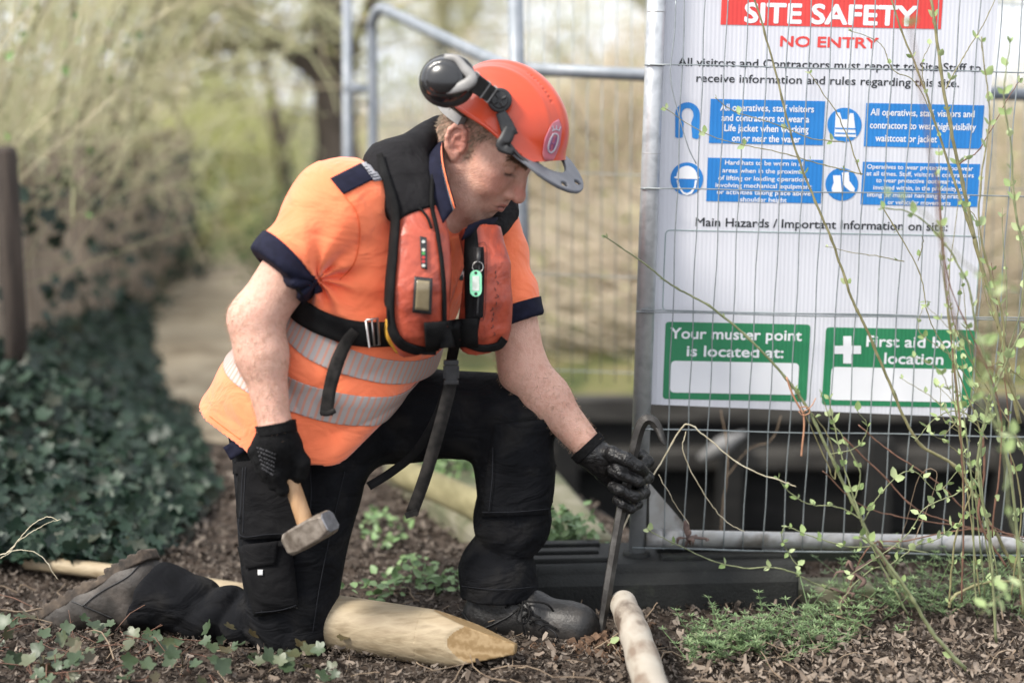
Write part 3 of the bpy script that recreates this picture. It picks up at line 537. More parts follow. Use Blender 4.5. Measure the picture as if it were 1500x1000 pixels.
def bush(name, label, cat, c, rad, h, ntw, nlf, tm, lm, lsize=.05, group=None, fan=(0, 0), r0=.008, bowk=.18, stems=4, flat=.9, seed=1, zlo=0.0):
    """stems, twigs through the volume of the crown, and loose leaves with gaps between them"""
    g = np.random.default_rng(seed); c = np.asarray(c, float); root = empty(name, c, label, cat, group)
    tr = MB()
    for k in range(stems):
        a = g.uniform(0, 6.28); t_ = c + np.array([math.cos(a) * rad[0] * .5 + fan[0] * h, math.sin(a) * rad[1] * .5 + fan[1] * h, h * .75]); tr.add(*tube(spline([c + np.array([math.cos(a) * .05, math.sin(a) * .05, -.05]), (c + t_) / 2 + g.normal(size=3) * .08, t_], 10), np.linspace(r0 * 2.6, r0, 10), 6))
    tr.build('stem', M_barkd, root)
    th = g.uniform(0, 6.28, ntw); rr = np.sqrt(g.uniform(0, 1, ntw)); hz_ = g.uniform(zlo, 1, ntw) ** .8; wob = 1 + .3 * np.sin(th * 3 + seed) + .25 * np.sin(hz_ * 9 + th)
    prof = np.sin(np.clip(hz_ * .85 + .15, 0, 1) * math.pi) ** .6 * flat + (1 - flat)
    tip = c + np.stack([np.cos(th) * rr * rad[0] * prof * wob + fan[0] * h * hz_, np.sin(th) * rr * rad[1] * prof * wob + fan[1] * h * hz_, hz_ * h * (1 + .15 * np.sin(th * 2 + seed))], 1)
    b = c + (tip - c) * np.array([.45, .45, .40]) + g.normal(size=tip.shape) * .12; P, r_ = arcs(ntw, b, tip, bowk * h * .25, 6, r0 * .7, r0 * .25, g); V, F = sticks(P, r_, 3)
    o = mk('twigs', V, F, tm, root, True, {'rnd': np.repeat(g.uniform(0, 1, ntw), 18)}); o['kind'] = 'stuff'
    if nlf:
        i = g.integers(0, ntw, nlf); s = g.integers(2, 6, nlf); pos = P[i, s] + g.normal(size=(nlf, 3)) * lsize * .9; o = leafmesh('crown', OVATE, pos, g.normal(size=(nlf, 3)) + np.array([0, 0, .5]), g.uniform(.5, 1.2, nlf) * lsize, lm, root, g); o['kind'] = 'stuff'
    return root
def tree(label, pts, Y, r0, r1, branches, seed, leafmat=None, nlf=0, m_=M_bark, ntw=120, group=None, twl=1.2):
    g = np.random.default_rng(seed); base = G(pts[0][0], 300) * 0 + W(pts[0][0], pts[0][1], Y); base[2] = 0; root = empty('tree', base, label, 'tree', group)
    P = spline([base] + [W(u, v, Y) for u, v in pts[1:]], 30); mb = MB(); mb.add(*tube(P, np.linspace(r0, r1, 30) * (1 + .06 * np.sin(np.arange(30) * 1.3)), 12)); mb.build('trunk', m_, root); tips = [P[12:]]
    for bp, ra in branches:
        Q = spline([W(u, v, Y + dy) for u, v, dy in bp], 20); mb = MB(); mb.add(*tube(Q, np.linspace(ra, ra * .35, 20), 8)); mb.build('branch', m_, root); tips.append(Q[5:])
    T = np.vstack(tips); b = T[g.integers(0, len(T), ntw)]; tip = b + g.normal(size=(ntw, 3)) * twl * np.array([.5, .4, .4]) + np.array([0, 0, .3 * twl]); PP, r_ = arcs(ntw, b, tip, .15, 6, .009, .003, g); V, F = sticks(PP, r_, 3)
    o = mk('twigs', V, F, M_twigo, root, True, {'rnd': np.repeat(g.uniform(0, 1, ntw), 18)}); o['kind'] = 'stuff'
    if nlf:
        i = g.integers(0, ntw, nlf); s = g.integers(2, 6, nlf); o = leafmesh('crown', OVATE, PP[i, s] + g.normal(size=(nlf, 3)) * .06, g.normal(size=(nlf, 3)), g.uniform(.03, .07, nlf), leafmat, root, g); o['kind'] = 'stuff'
    return root
# trees
tree('big grey brown tree with a bare limb arching left behind the far fence', [(500, 520), (497, 300), (492, 180), (488, 60), (475, -60)], 7.2, .125, .085, [([(497, 215, 0), (470, 120, 0), (430, 85, .1), (385, 55, .2), (330, -10, .3)], .060), ([(495, 130, 0), (520, 60, -.2), (560, -30, -.4)], .05), ([(492, 100, .1), (440, 72, .2), (380, 70, .2), (250, 74, .3), (170, 90, .4)], .042)], 11, M_leafy, 160, M_bark, 90)
tree('slim leaning tree behind the raised shoulder', [(432, 500), (425, 300), (405, 180), (380, 60), (360, -50)], 11, .07, .04, [([(415, 220, 0), (440, 130, 0), (460, 20, 0)], .03)], 12, M_leafy, 160, M_bark, 70)
tree('thin pale tree at the end of the path', [(330, 480), (338, 250), (350, 120), (345, -40)], 14, .08, .05, [([(345, 180, 0), (300, 60, 0), (280, -40, 0)], .04)], 13, M_leafo, 400, M_bark, 120, twl=1.8)
tree('grey trunk seen between the far fence and the helmet', [(640, 460), (643, 200), (646, 60), (652, -60)], 12, .085, .055, [([(645, 120, 0), (690, 20, 0), (720, -60, 0)], .045)], 14, M_leafo, 600, M_bark, 240, twl=1.6)
tree('slender dark tree rising from the left hedge', [(150, 520), (165, 330), (200, 160), (245, 30), (270, -60)], 7, .035, .018, [([(190, 200, 0), (120, 110, 0), (60, 20, 0)], .015), ([(215, 120, 0), (290, 40, 0), (330, -30, 0)], .012)], 15, M_leafo, 500, M_barkd, 260, twl=1.1)
tree('tree crown filling the upper right behind the sign', [(1180, 600), (1170, 300), (1160, 100), (1150, -60)], 13, .12, .07, [([(1165, 200, 0), (1000, 60, 0), (900, -40, 0)], .06), ([(1160, 150, 0), (1330, 40, 0), (1450, -20, 0)], .06), ([(1170, 260, .2), (900, 150, .3), (800, 60, .3)], .05)], 16, M_leafo, 900, M_bark, 420, twl=2.0)
# bushes: left hedge with long willowy shoots, spring-green bush, brown thicket
bush('willowy_bush', 'willowy bush with long fine shoots overhanging the left fence', 'bush', (-2.15, 6.2, .3), (1.1, 1.0), 2.5, 230, 420, M_twigo, M_leafo, .026, None, (.18, -.05), .0045, .5, 7, .6, 21, .2)
bush('willowy_bush', 'nearer willowy bush with small bright leaves at the top left corner', 'bush', (-2.05, 4.9, .3), (.65, .5), 2.1, 330, 300, M_twigo, M_leafg, .035, None, (.22, -.05), .0035, .5, 6, .6, 22, .3)
bush('spring_bush', 'yellow green spring bush glowing at the middle of the path', 'bush', (-2.75, 13.2, 0), (1.1, 1.0), 1.3, 450, 3600, M_twigo, M_leafy, .07, None, (0, 0), .010, .3, 6, .9, 23)
bush('spring_bush', 'smaller yellow green bush low beside the pale path', 'bush', (-2.2, 10.6, 0), (.65, .8), 1.15, 380, 1900, M_twigo, M_leafy, .06, None, (0, 0), .010, .3, 6, .9, 24)
bush('hedge_bush', 'tall olive hedge bush at the far left', 'bush', (-4.2, 9.5, 0), (1.5, 1.2), 1.45, 420, 1100, M_twigo, M_leafo, .05, None, (.03, 0), .011, .35, 7, .85, 25)
bush('hedge_bush', 'tall olive hedge bush beyond the leaning tree', 'bush', (-5.0, 15, 0), (2.6, 1.5), 1.5, 450, 1300, M_twigo, M_leafo, .08, None, (.02, 0), .015, .35, 7, .85, 26)
bush('thicket', 'brown leafless thicket between path and far fence', 'bush', (-.30, 9.8, 0), (.75, .7), 1.25, 500, 900, M_twigt, M_leafo, .04, None, (0, 0), .009, .3, 6, .8, 27)
bush('thicket', 'pale tan thicket seen through the slanted mesh panel', 'bush', (-.2, 9.5, 0), (1.0, .8), 1.5, 650, 900, M_twigt, M_leafo, .045, None, (0, 0), .010, .3, 6, .8, 28)
for i, (x, y, rx_, h_, lb, tm_, nl) in enumerate([(.75, 9.2, 1.1, 1.55, 'tan dry thicket across the canal behind the helmet', M_twigt, 2200), (2.2, 9.6, 1.2, 1.75, 'tan dry thicket across the canal behind the sign', M_twigt, 1800), (3.9, 9.3, 1.3, 1.7, 'tan dry thicket across the canal at the right edge', M_twigt, 1800), (5.6, 10.4, 1.4, 1.9, 'tan dry thicket farthest right across the canal', M_twigt, 1600)]):
    bush('thicket', lb, 'bush', (x, y, 0), (rx_, .9), h_, 850, int(nl * .8), tm_, M_leafo, .05, None, (0, 0), .010, .3, 7, .75, 30 + i)
bush('reed_bed', 'low olive and straw reed clump along the far canal bank', 'reeds', (1.2, 6.8, 0), (1.9, .45), .85, 1500, 1500, M_twigt, M_leafo, .05, None, (.02, 0), .007, .2, 4, .3, 41)
bush('reed_bed', 'low reed clump along the far canal bank right of the sign', 'reeds', (4.4, 6.9, 0), (1.9, .45), .9, 1200, 1200, M_twigt, M_leafo, .05, None, (.02, 0), .007, .2, 4, .3, 42)
# far wood that closes the view: reads as one mass
g = np.random.default_rng(50); n = 2600; x = g.uniform(-17, 17, n); x = np.where((x > -4.7) & (x < -2.7), x + 6, x); y = g.uniform(22, 30, n); hh = 1.45 + .4 * np.sin(x * .7) + .3 * np.sin(x * 1.9 + 1); b = np.stack([x, y, g.uniform(0, 1, n) * hh * .7], 1); tip = b + np.stack([g.normal(size=n) * .6, g.normal(size=n) * .5, g.uniform(.3, 1.3, n) * hh * .4], 1); P, r_ = arcs(n, b, tip, .2, 5, .028, .010, g); V, F = sticks(P, r_, 3)
V = V.copy(); tag(mk('far_wood', V, F, M_twigt, None, True, {'rnd': np.repeat(g.uniform(0, 1, n), 15)}), 'bare brown far wood closing the view', 'wood', kind='stuff')
nl = 6500; px = g.uniform(-17, 17, nl); px = np.where((px > -4.7) & (px < -2.7), px + 6, px); pos = np.stack([px, g.uniform(21.5, 29, nl), g.uniform(0, 1, nl) ** 1.6 * 1.5], 1); tag(leafmesh('far_undergrowth', OVATE, pos, g.normal(size=(nl, 3)), g.uniform(.10, .24, nl), M_leafo, None, g), 'olive undergrowth of the far wood', 'undergrowth', kind='stuff')

# ---- weathered paling fence on the left
M_pal = mat('weathered_paling', [(.16, .125, .095), (.32, .26, .20), (.22, .175, .135)], .85, 8, 6, stretch=(4, 4, .6), bump=.4, bscale=30); M_post = mat('dark_old_post', [(.035, .027, .022), (.075, .058, .046)], .9, 9, 6, stretch=(4, 4, .6), bump=.5, bscale=30)
pf = empty('paling_fence', (-1.62, 4.6, 0), 'weathered wooden paling fence receding behind the ivy', 'fence'); fa, fbb = np.array([-1.66, 4.35, 0]), np.array([-2.05, 9.2, 0]); fd = unit(fbb - fa); FL = np.linalg.norm(fbb - fa)
k = 0; s = 0
while s < FL:
    p = fa + fd * s; hgt_ = .95 + .06 * math.sin(k * 2.1); wv2 = RNG.uniform(.022, .036); mb = MB(); R_ = np.stack([fd, np.array([-fd[1], fd[0], 0]), [0, 0, 1.]], 1); mb.add(*box(p + np.array([0, 0, hgt_ / 2]), (wv2, .010, hgt_ / 2), R_)); 
    V_, F_ = mb.V[0], mb.F; o = mb.build('paling', M_pal, pf, False); s += .105 + RNG.uniform(0, .03); k += 1
for z in (.28, .78): mb = MB(); mb.add(*tube([fa + np.array([-.03, 0, z]), fbb + np.array([-.03, 0, z])], .028, 4, sq=True)); mb.build('rail', M_pal, pf, False)
for i, (u, Y, t_, lb) in enumerate([(18, 4.35, .035, 'dark old fence post nearest the camera at the left edge'), (45, 5.6, .03, 'second dark fence post beyond the ivy at the left'), (95, 7.2, .04, 'third weathered post of the left fence')]):
    p = W(u, 400, Y); mb = MB(); mb.add(*tube([np.array([p[0], p[1], -.05]), np.array([p[0], p[1], .98]), np.array([p[0], p[1], 1.0])], [t_, t_, t_ * .8], 10)); tag(mb.build('fence_post', M_post), lb, 'post')
# ivy climbing on the palings
n = 420; s = RNG.uniform(0, FL, n); pos = fa + fd * s[:, None]; pos[:, 2] = RNG.uniform(0, 1, n) ** 2.2 * .9; pos[:, 0] += RNG.uniform(.0, .14, n); tag(leafmesh('climbing_ivy', IVY, pos, RNG.normal(size=(n, 3)) * .5 + np.array([.8, -.6, .3]), RNG.uniform(.03, .06, n), M_ivy), 'ivy climbing up the old paling fence', 'ivy', kind='stuff')

bush('dark_hedge', 'dark ivy clad hedge packed behind the old paling fence', 'hedge', (-2.22, 6.6, 0), (.30, 2.6), .86, 260, 4200, M_barkd_t, M_ivy, .06, None, (0, 0), .008, .2, 4, .25, 61)
bush('green_hedge', 'low green hedge bordering the far side of the pale path', 'hedge', (-2.35, 8.8, 0), (.55, 1.5), .80, 240, 3200, M_twigo, M_leafm, .05, None, (0, 0), .006, .2, 4, .35, 62)
bush('green_hedge', 'small green bush beside the path behind the bare elbow', 'bush', (-1.05, 7.6, 0), (.42, .7), .75, 240, 2200, M_twigo, M_leafm, .045, None, (0, 0), .006, .2, 4, .5, 63)
# ---- the two site fence panels farther back
def far_post(u0, v0, u1, Y, r): return [W(u0, v0, Y), W(u1, 700, Y)]
M_galvf = mat('galvanised_far_panel', [(.20, .225, .25), (.28, .30, .33)], .5, 20, metallic=.3)
pa = empty('mesh_fence_panel', (W(762, 500, 4.0)[0], 4.0, 0), 'site fence panel standing behind the helmet and running on behind the sign', 'fence')
t0, t1 = W(754, -40, 4.0), W(768, 560, 4.0); mb = MB(); t1 = t1 + (t1 - t0) * .15; mb.add(*tube([t0, t1], .021, 16)); mb.build('upright', M_galvf, pa)
mb = MB(); mb.add(*tube([W(768, 101, 4.0), W(945, 110, 4.0), W(1560, 142, 4.0)], .0175, 12)); mb.build('mid_rail', M_galvf, pa)
mb = MB()
for k in range(36):
    x0 = 775 + k * 21.5; mb.add(*tube([W(x0, -40, 4.0), W(x0 + (x0 - 750) * -.02, 560, 4.0)], .0013, 4))
for v in (-20, 250, 400, 540): mb.add(*tube([W(760, v, 4.0), W(1560, v + 30, 4.0)], .0013, 4))
mb.build('wire_mesh', M_wire, pa)
pb_ = empty('mesh_fence_panel', (W(530, 500, 4.9)[0], 4.9, 0), 'slanting site fence panel with a rounded top corner left of the helmet', 'fence')
cor = [(545, 560, 4.95), (546, 200, 4.95), (545, 60, 4.95), (546, 30, 4.93), (556, 14, 4.90), (572, 18, 4.86), (660, 60, 4.45), (746, 100, 4.06)]
mb = MB(); mb.add(*tube(spline([W(*p) for p in cor], 70), .0185, 14)); mb.build('tube_frame', M_galvf, pb_)
mb = MB(); mb.add(*tube([W(508, -20, 5.05), W(511, 620, 5.05)], .0175, 14)); mb.build('upright', M_galvf, pb_)
mb = MB(); mb.add(*box(W(527, 130, 4.98), (.052, .028, .016))); mb.add(*tube([W(520, 130, 4.93), W(520, 130, 4.9)], .010, 6)); bevel(mb.build('clamp', M_galvf, pb_, False), .004)
mb = MB()
for k in range(44):
    f = (k + .5) / 44; u = 553 + f * 200; Y = 4.93 - f * .87; vt = 14 + f * 88; mb.add(*tube([W(u, vt, Y), W(u + 2, 540, Y)], .0013, 4))
for v in (180, 330, 480): mb.add(*tube([W(550, v, 4.94), W(752, v + (101 - v) * -.08 + 4, 4.06)], .0014, 4))
mb.build('wire_mesh', M_wire, pb_)
def bb(p, m): p = np.asarray(p, float); return p.min(0) - m, p.max(0) + m
# ================================================================== THE PERSON
M_skin = None
def skin_extra(t, b, cr):
    N, L = t.nodes, t.links
    def attr(n):
        a = N.new('ShaderNodeAttribute'); a.attribute_name = n; return a.outputs['Fac']
    cur = cr.outputs[0]
    for n, col, k in (('red', (.50, .17, .125), .75), ('stubble_shade', (.26, .165, .13), .38), ('hairy', (.17, .105, .062), .8), ('lip', (.36, .12, .10), .75), ('dark', (.035, .022, .018), .9)):
        mx = N.new('ShaderNodeMix'); mx.data_type = 'RGBA'; mx.inputs[7].default_value = (*col, 1)
        ml = N.new('ShaderNodeMath'); ml.operation = 'MULTIPLY'; ml.inputs[1].default_value = k; L.new(attr(n), ml.inputs[0])
        L.new(ml.outputs[0], mx.inputs[0]); L.new(cur, mx.inputs[6]); cur = mx.outputs[2]
    L.new(cur, b.inputs['Base Color'])
M_skin = mat('skin', [(.53, .305, .225), (.61, .37, .285), (.57, .325, .245)], .50, 60, 5, bump=.55, bscale=380, sss=.12, spec=.42, extra=skin_extra, crease=(38, .10, (1, 1, 1), 0))
M_hair = mat('short_hair', [(.16, .118, .08), (.34, .265, .19)], .6, 400, attr='rnd')
M_brow = mat('brow_hair', [(.18, .115, .075), (.28, .19, .12)], .6, 400, attr='rnd')
M_orange = mat('hivis_orange', [(.93, .205, .085), (1.0, .255, .115)], .8, 7, 3, bump=.22, bscale=420, sheen=.3, spec=.25, crease=(8.5, .62, (1, 1, 1.7), 35))
M_navy = mat('navy_cloth', [(.006, .0065, .017), (.010, .011, .027)], .85, 60, bump=.3, bscale=600, spec=.2)
M_black_cloth = mat('black_trouser_cloth', [(.0032, .0035, .0046), (.0056, .006, .0075), (.014, .0135, .0135)], .9, 12, 5, bump=.35, bscale=700, spec=.14, crease=(11, .8, (1, 1, 1.8), 25))
M_pocket = mat('worn_black_pocket', [(.0042, .0042, .005), (.009, .0088, .0095)], .9, 22, 5, bump=.35, bscale=700, spec=.13, crease=(12, .5, (1, 1, 1.5), -20))
M_seam = mat('seam_thread', (.016, .017, .021), .9, 300, spec=.2)
M_web = mat('black_webbing', [(.0045, .0045, .005), (.010, .0098, .0098)], .8, 40, bump=.5, bscale=900, spec=.18)
M_webworn = mat('worn_webbing', [(.012, .0115, .011), (.032, .029, .027)], .85, 50, 6, bump=.5, bscale=900, spec=.2)
M_vblack = mat('black_collar_fabric', [(.0055, .005, .006), (.0115, .0108, .012)], .85, 25, 5, bump=.3, bscale=500, spec=.2, crease=(14, .5, (1, 1, 1), 0))
M_vorange = mat('worn_coated_orange', [(.19, .034, .020), (.34, .056, .029), (.42, .076, .040), (.27, .044, .025)], .42, 22, 7, bump=.35, bscale=60, spec=.5, rlo=.3, rhi=.7, crease=(16, .35, (1, 1, .7), 10))
M_vdirty = M_vorange
def tape_extra(t, b, cr):
    N, L = t.nodes, t.links; at = N.new('ShaderNodeAttribute'); at.attribute_name = 'rib'
    c2 = N.new('ShaderNodeValToRGB'); e = c2.color_ramp.elements; e[0].position = .22; e[0].color = (.50, .25, .19, 1); e[1].position = .34; e[1].color = (.36, .33, .315, 1)
    sn = N.new('ShaderNodeMath'); sn.operation = 'SINE'; L.new(at.outputs['Fac'], sn.inputs[0]); ma = N.new('ShaderNodeMath'); ma.operation = 'MULTIPLY_ADD'; ma.inputs[1].default_value = .5; ma.inputs[2].default_value = .5; L.new(sn.outputs[0], ma.inputs[0]); L.new(ma.outputs[0], c2.inputs[0]); L.new(c2.outputs[0], b.inputs['Base Color'])
M_tape = mat('ribbed_reflective_tape', (.6, .55, .52), .5, 60, extra=tape_extra, spec=.5)
M_tapedark = mat('grey_reflective_tape', [(.25, .25, .27), (.33, .33, .35)], .5, 60)
M_glove = mat('black_knit_glove', [(.004, .004, .0045), (.0075, .0075, .008)], .88, 90, bump=.5, bscale=700, spec=.15, crease=(30, .3, (1, 1, 1), 0))
M_glove_rub = mat('black_coated_glove', [(.0045, .0045, .005), (.009, .009, .010)], .46, 60, 5, bump=.4, bscale=160, spec=.38, crease=(45, .35, (1, 1, 1), 0))
M_boot = mat('dusty_black_leather', [(.006, .006, .0065), (.012, .0115, .0115), (.034, .030, .027)], .5, 16, 7, bump=.4, bscale=120, spec=.45, rlo=.35, rhi=.72)
M_boot2 = mat('dusty_brown_leather', [(.016, .015, .014), (.04, .035, .031), (.085, .072, .062)], .6, 14, 7, bump=.5, bscale=90, spec=.4, rlo=.3, rhi=.7)
M_sole = mat('muddy_rubber', [(.022, .018, .015), (.055, .042, .032), (.10, .075, .055)], .9, 30, 6, bump=.8, bscale=70)
M_helmet = mat('orange_helmet_plastic', [(.50, .048, .014), (.58, .062, .018)], .33, 6, 5, spec=.5, coat=.15, bump=.04, bscale=40)
M_peak = mat('grey_peak_plastic', [(.10, .105, .12), (.14, .145, .16)], .5, 30)
M_cup = mat('gloss_black_plastic', [(.012, .012, .013), (.018, .018, .019)], .25, 30, coat=.3)
M_mblack = mat('matt_black_plastic', [(.012, .012, .013), (.024, .024, .025)], .5, 60)
M_greyp = mat('pale_grey_plastic', [(.19, .185, .18), (.26, .255, .25)], .5, 40)
M_white = mat('white_plastic', [(.68, .68, .67), (.75, .75, .74)], .5, 40)
M_green = mat('mint_green_plastic', (.25, .70, .42), .4, 40)
M_steel = mat('dull_steel', [(.30, .29, .28), (.42, .41, .40)], .4, 60, metallic=.9)
M_yellow = mat('yellow_bladder_fabric', [(.55, .30, .03), (.68, .40, .06)], .6, 30)

person = empty('person', (W(450, 700, 2.95)[0], 2.95, 0), 'man kneeling in orange hi-vis polo, black trousers and orange helmet, looking down', 'person')

# ---- frames of the head and the torso
def frame(yaw, pitch):
    y, p = math.radians(yaw), math.radians(pitch)
    F = np.array([math.cos(p) * math.cos(y), -math.cos(p) * math.sin(y), -math.sin(p)]); L = np.array([math.sin(y), math.cos(y), 0.])
    return np.stack([F, L, np.cross(F, L)], 1)
HS = 1.1; HM = frame(25, 36)
HO = W(676, 214, 2.85) + HM[:, 1] * .078 * HS
def toH(P): return (P - HO) @ HM / HS
def fromH(p): return np.asarray(p, float) * HS @ HM.T + HO

def ear(p):
    d = np.full(len(p), 9.)
    s = -1
    q = p.copy(); q[:, 1] = np.abs(q[:, 1])
    a = math.radians(-20)                                     # flares out towards the back
    c = np.array([-.004, .072, .0]); q = q - c; x = q[:, 0] * math.cos(a) + q[:, 1] * math.sin(a); y = -q[:, 0] * math.sin(a) + q[:, 1] * math.cos(a)
    # x runs along the ear towards the front, y outwards; tilt back a little
    b = math.radians(-12); X = x * math.cos(b) - q[:, 2] * math.sin(b); Z = x * math.sin(b) + q[:, 2] * math.cos(b)
    X = -X; e = np.stack([X, y, Z], 1)                       # X now towards the back of the ear
    plate = ell(e, (.012, .004, .004), (.0195, .0052, .031))
    rim = [(-.004, .006, .012), (.0, .008, .026), (.010, .0095, .034), (.021, .010, .032), (.028, .010, .021), (.028, .009, .006), (.022, .008, -.008), (.014, .007, -.018)]
    for i in range(len(rim) - 1): plate = smin(plate, rc(e, rim[i], rim[i + 1], .0043, .0043), .004)
    ah = [(.006, .007, .022), (.014, .0075, .014), (.016, .007, .003), (.010, .007, -.008)]
    for i in range(len(ah) - 1): plate = smin(plate, rc(e, ah[i], ah[i + 1], .0032, .0034), .004)
    plate = smin(plate, ell(e, (.005, .005, -.024), (.0085, .0055, .0105)), .006)
    plate = smin(plate, rc(e, (-.006, .004, .002), (-.005, .005, -.008), .0048, .005), .004)
    plate = smax(plate, -ell(e, (.006, .011, -.001), (.0075, .0085, .0125)), .004)
    plate = smin(plate, rc(e, (.006, -.012, 0), (.006, .0, 0), .016, .010), .006)
    return plate
def head(p):
    q = p.copy(); q[:, 1] = np.abs(q[:, 1]); E = lambda c, r: ell(q, c, r)
    d = E((.0, 0, .048), (.098, .0765, .092))
    d = smin(d, E((.048, 0, -.012), (.052, .062, .085)), .03)
    d = smin(d, E((.045, 0, -.070), (.042, .050, .038)), .03)
    d = smin(d, rc(q, (.006, .057, -.046), (.058, .032, -.104), .019, .019), .025)       # jaw
    d = smin(d, E((.075, .0, -.112), (.020, .025, .017)), .02)                           # chin
    d = smin(d, E((.030, 0, -.103), (.042, .042, .026)), .025)                           # under the chin
    d = smin(d, E((.066, .036, -.028), (.030, .027, .030)), .02)                         # cheeks
    d = smin(d, E((.055, .052, -.01), (.026, .017, .014)), .016)                         # cheekbone
    d = smin(d, E((.044, .044, -.088), (.026, .020, .022)), .02)                         # jowl
    d = smin(d, E((.086, 0, -.062), (.019, .030, .028)), .018)                           # muzzle
    d = smin(d, rc(q, (.092, .008, .026), (.073, .046, .026), .0130, .010), .012)        # brow
    d = smax(d, -E((.105, .032, .011), (.0235, .0205, .0145)), .011)                       # socket
    ball = E((.0765, .0325, .010), (.0148, .0148, .0142)); d = smin(d, ball, .0035)
    lid = np.maximum(E((.0772, .0325, .0105), (.0162, .0172, .0160)), -(q[:, 2] - .0035 + (q[:, 0] - .09) * .1)); d = smin(d, lid, .002)
    low = np.maximum(E((.0768, .0325, .009), (.0158, .0165, .0155)), (q[:, 2] + .0015)); d = smin(d, low, .002)
    d = smin(d, E((.083, .031, -.012), (.010, .014, .0055)), .007)                       # bag below the eye
    n = rc(q, (.094, 0, .022), (.1155, 0, -.026), .009, .0112); n = smin(n, E((.1155, 0, -.0305), (.0152, .0135, .0132)), .008)
    n = smin(n, E((.1025, .0155, -.0335), (.0135, .0095, .0108)), .005); d = smin(d, n, .009)
    d = smax(d, -E((.109, .0078, -.0440), (.0075, .0042, .006)), .003)                   # nostril
    d = smax(d, -rc(q, (.0935, .021, -.028), (.082, .036, -.058), .003, .0028), .006)    # fold beside the nose
    lu = rc(q, (.1035, .0, -.0570), (.0895, .024, -.0635), .0058, .0036); ll = rc(q, (.1015, 0, -.0705), (.0885, .023, -.0655), .0068, .0036)
    d = smin(d, lu, .006); d = smin(d, ll, .006)
    d = smax(d, -rc(q, (.111, 0, -.0637), (.0905, .0265, -.0655), .0022, .0022), .003)   # line of the mouth
    d = smax(d, -E((.101, 0, -.0835), (.008, .018, .0055)), .008)                        # below the lip
    for k in (0, 1): d = d + .0006 * np.exp(-((q[:, 2] - .058 - .012 * k) / .004) ** 2)
    return d
def head_all(P):
    p = toH(P); h = head(p); e = ear(p); return smin(h, e, .005) * HS

# ---- the bare body: head, neck, trunk, arms, one continuous surface
RS, RE, RW_ = W(488, 305, 2.80), W(374, 468, 2.735), W(405, 632, 2.70)
LS, LE, LW_ = W(722, 345, 3.03), W(768, 545, 2.98), W(874, 668, 2.93)
nb = W(640, 262, 2.95)
def arm(P, s, e, w_, hand):
    u = unit(e - s); v = unit(w_ - e); m1 = e + (w_ - e) * .3
    d = rc(P, s, e, .062, .049); d = smin(d, rc(P, e, m1, .047, .0475), .03); d = smin(d, rc(P, m1, w_, .0455, .0295), .03)
    return smin(d, rc(P, w_, hand, .029, .026), .02)
RHAND, LHAND = W(406, 645, 2.70), W(884, 674, 2.934)
def body(P):
    d = head_all(P)
    d = smin(d, rc(P, fromH((-.020, 0, -.01)), nb, .062 * HS, .074), .022)
    d = smin(d, rc(P, fromH((.004, 0, -.07)), nb + np.array([.030, -.015, -.03]), .032, .042), .02)
    d = smin(d, rc(P, nb + np.array([-.03, 0, -.05]), W(585, 385, 2.93), .075, .11), .05)
    d = smin(d, rc(P, W(585, 385, 2.93), W(470, 580, 2.95), .11, .12), .05)
    d = smin(d, rc(P, nb + np.array([-.03, 0, -.06]), RS, .06, .05), .05); d = smin(d, rc(P, nb + np.array([-.03, 0, -.06]), LS, .06, .05), .05)
    d = smin(d, arm(P, RS, RE, RW_, RHAND), .03); d = smin(d, arm(P, LS, LE, LW_, LHAND), .03)
    return d
BV, BF = polyg(body, (-.66, 2.55, .28), (.30, 3.22, 1.30), .0026)
BV = relax(BV, BF, 1, .4)
hp = toH(BV); hq = hp.copy(); hq[:, 1] = np.abs(hq[:, 1]); gs = lambda c, r: np.exp(-np.sum(((hq - np.array(c)) / np.array(r)) ** 2, 1))
inh = (np.abs(hq[:, 1]) < .12) & (hq[:, 2] > -.16) & (hq[:, 0] > -.12) & (hq[:, 0] < .15)
red = gs((.118, 0, -.02), (.02, .02, .02)) * .9 + gs((.075, .05, -.02), (.035, .03, .03)) * .5 + gs((-.004, .085, .006), (.035, .02, .04)) * .9 + gs((.02, .04, -.12), (.06, .06, .05)) * .35 + gs((.083, .031, -.01), (.012, .02, .008)) * .4
red = np.clip(red * inh * 1.15 + .07 + .065 * wav(BV, 70, 3) + .05 * wav(BV, 240, 33), 0, 1)
for e in (RE, LE, RW_, LW_): red = np.maximum(red, .40 * np.exp(-np.sum((BV - e) ** 2, 1) / .045 ** 2))
stub_shade = np.clip(gs((.07, .0, -.10), (.045, .06, .035)) + gs((.035, .06, -.07), (.035, .03, .035)) * .9 + gs((.095, .02, -.05), (.02, .03, .012)) * .6, 0, 1) * inh  # stubble on chin and lip, with the shade beneath the jaw painted in
hair_line = lambda p: np.where(p[:, 0] < -.012, p[:, 2] > -.028 + .35 * np.maximum(-p[:, 0] - .05, 0), np.where(p[:, 0] < .022, p[:, 2] > -.018 + 0 * p[:, 0], (p[:, 2] > .030 + .5 * (p[:, 0] - .022)) & (p[:, 0] < .062)))
def soft_hair(p):
    m = np.zeros(len(p))
    for dx in (-.006, 0, .006):
        for dz in (-.007, 0, .007): m += hair_line(p + np.array([dx, 0, dz]))
    return m / 9
em = ear(hp) > .004
hairy = soft_hair(hq) * inh * em * (hq[:, 2] < .16)
lip = np.clip(1.4 * np.exp(-(((hq[:, 2] + .064 + .1 * 0) / .0085) ** 2) ** 2) * np.exp(-(hq[:, 1] / .021) ** 4) * (hq[:, 0] > .084), 0, 1) * inh
dark = np.clip(np.exp(-((hq[:, 2] - .0008) / .0028) ** 2) * np.exp(-((hq[:, 1] - .0325) / .0150) ** 4) * (hq[:, 0] > .07), 0, 1) * inh
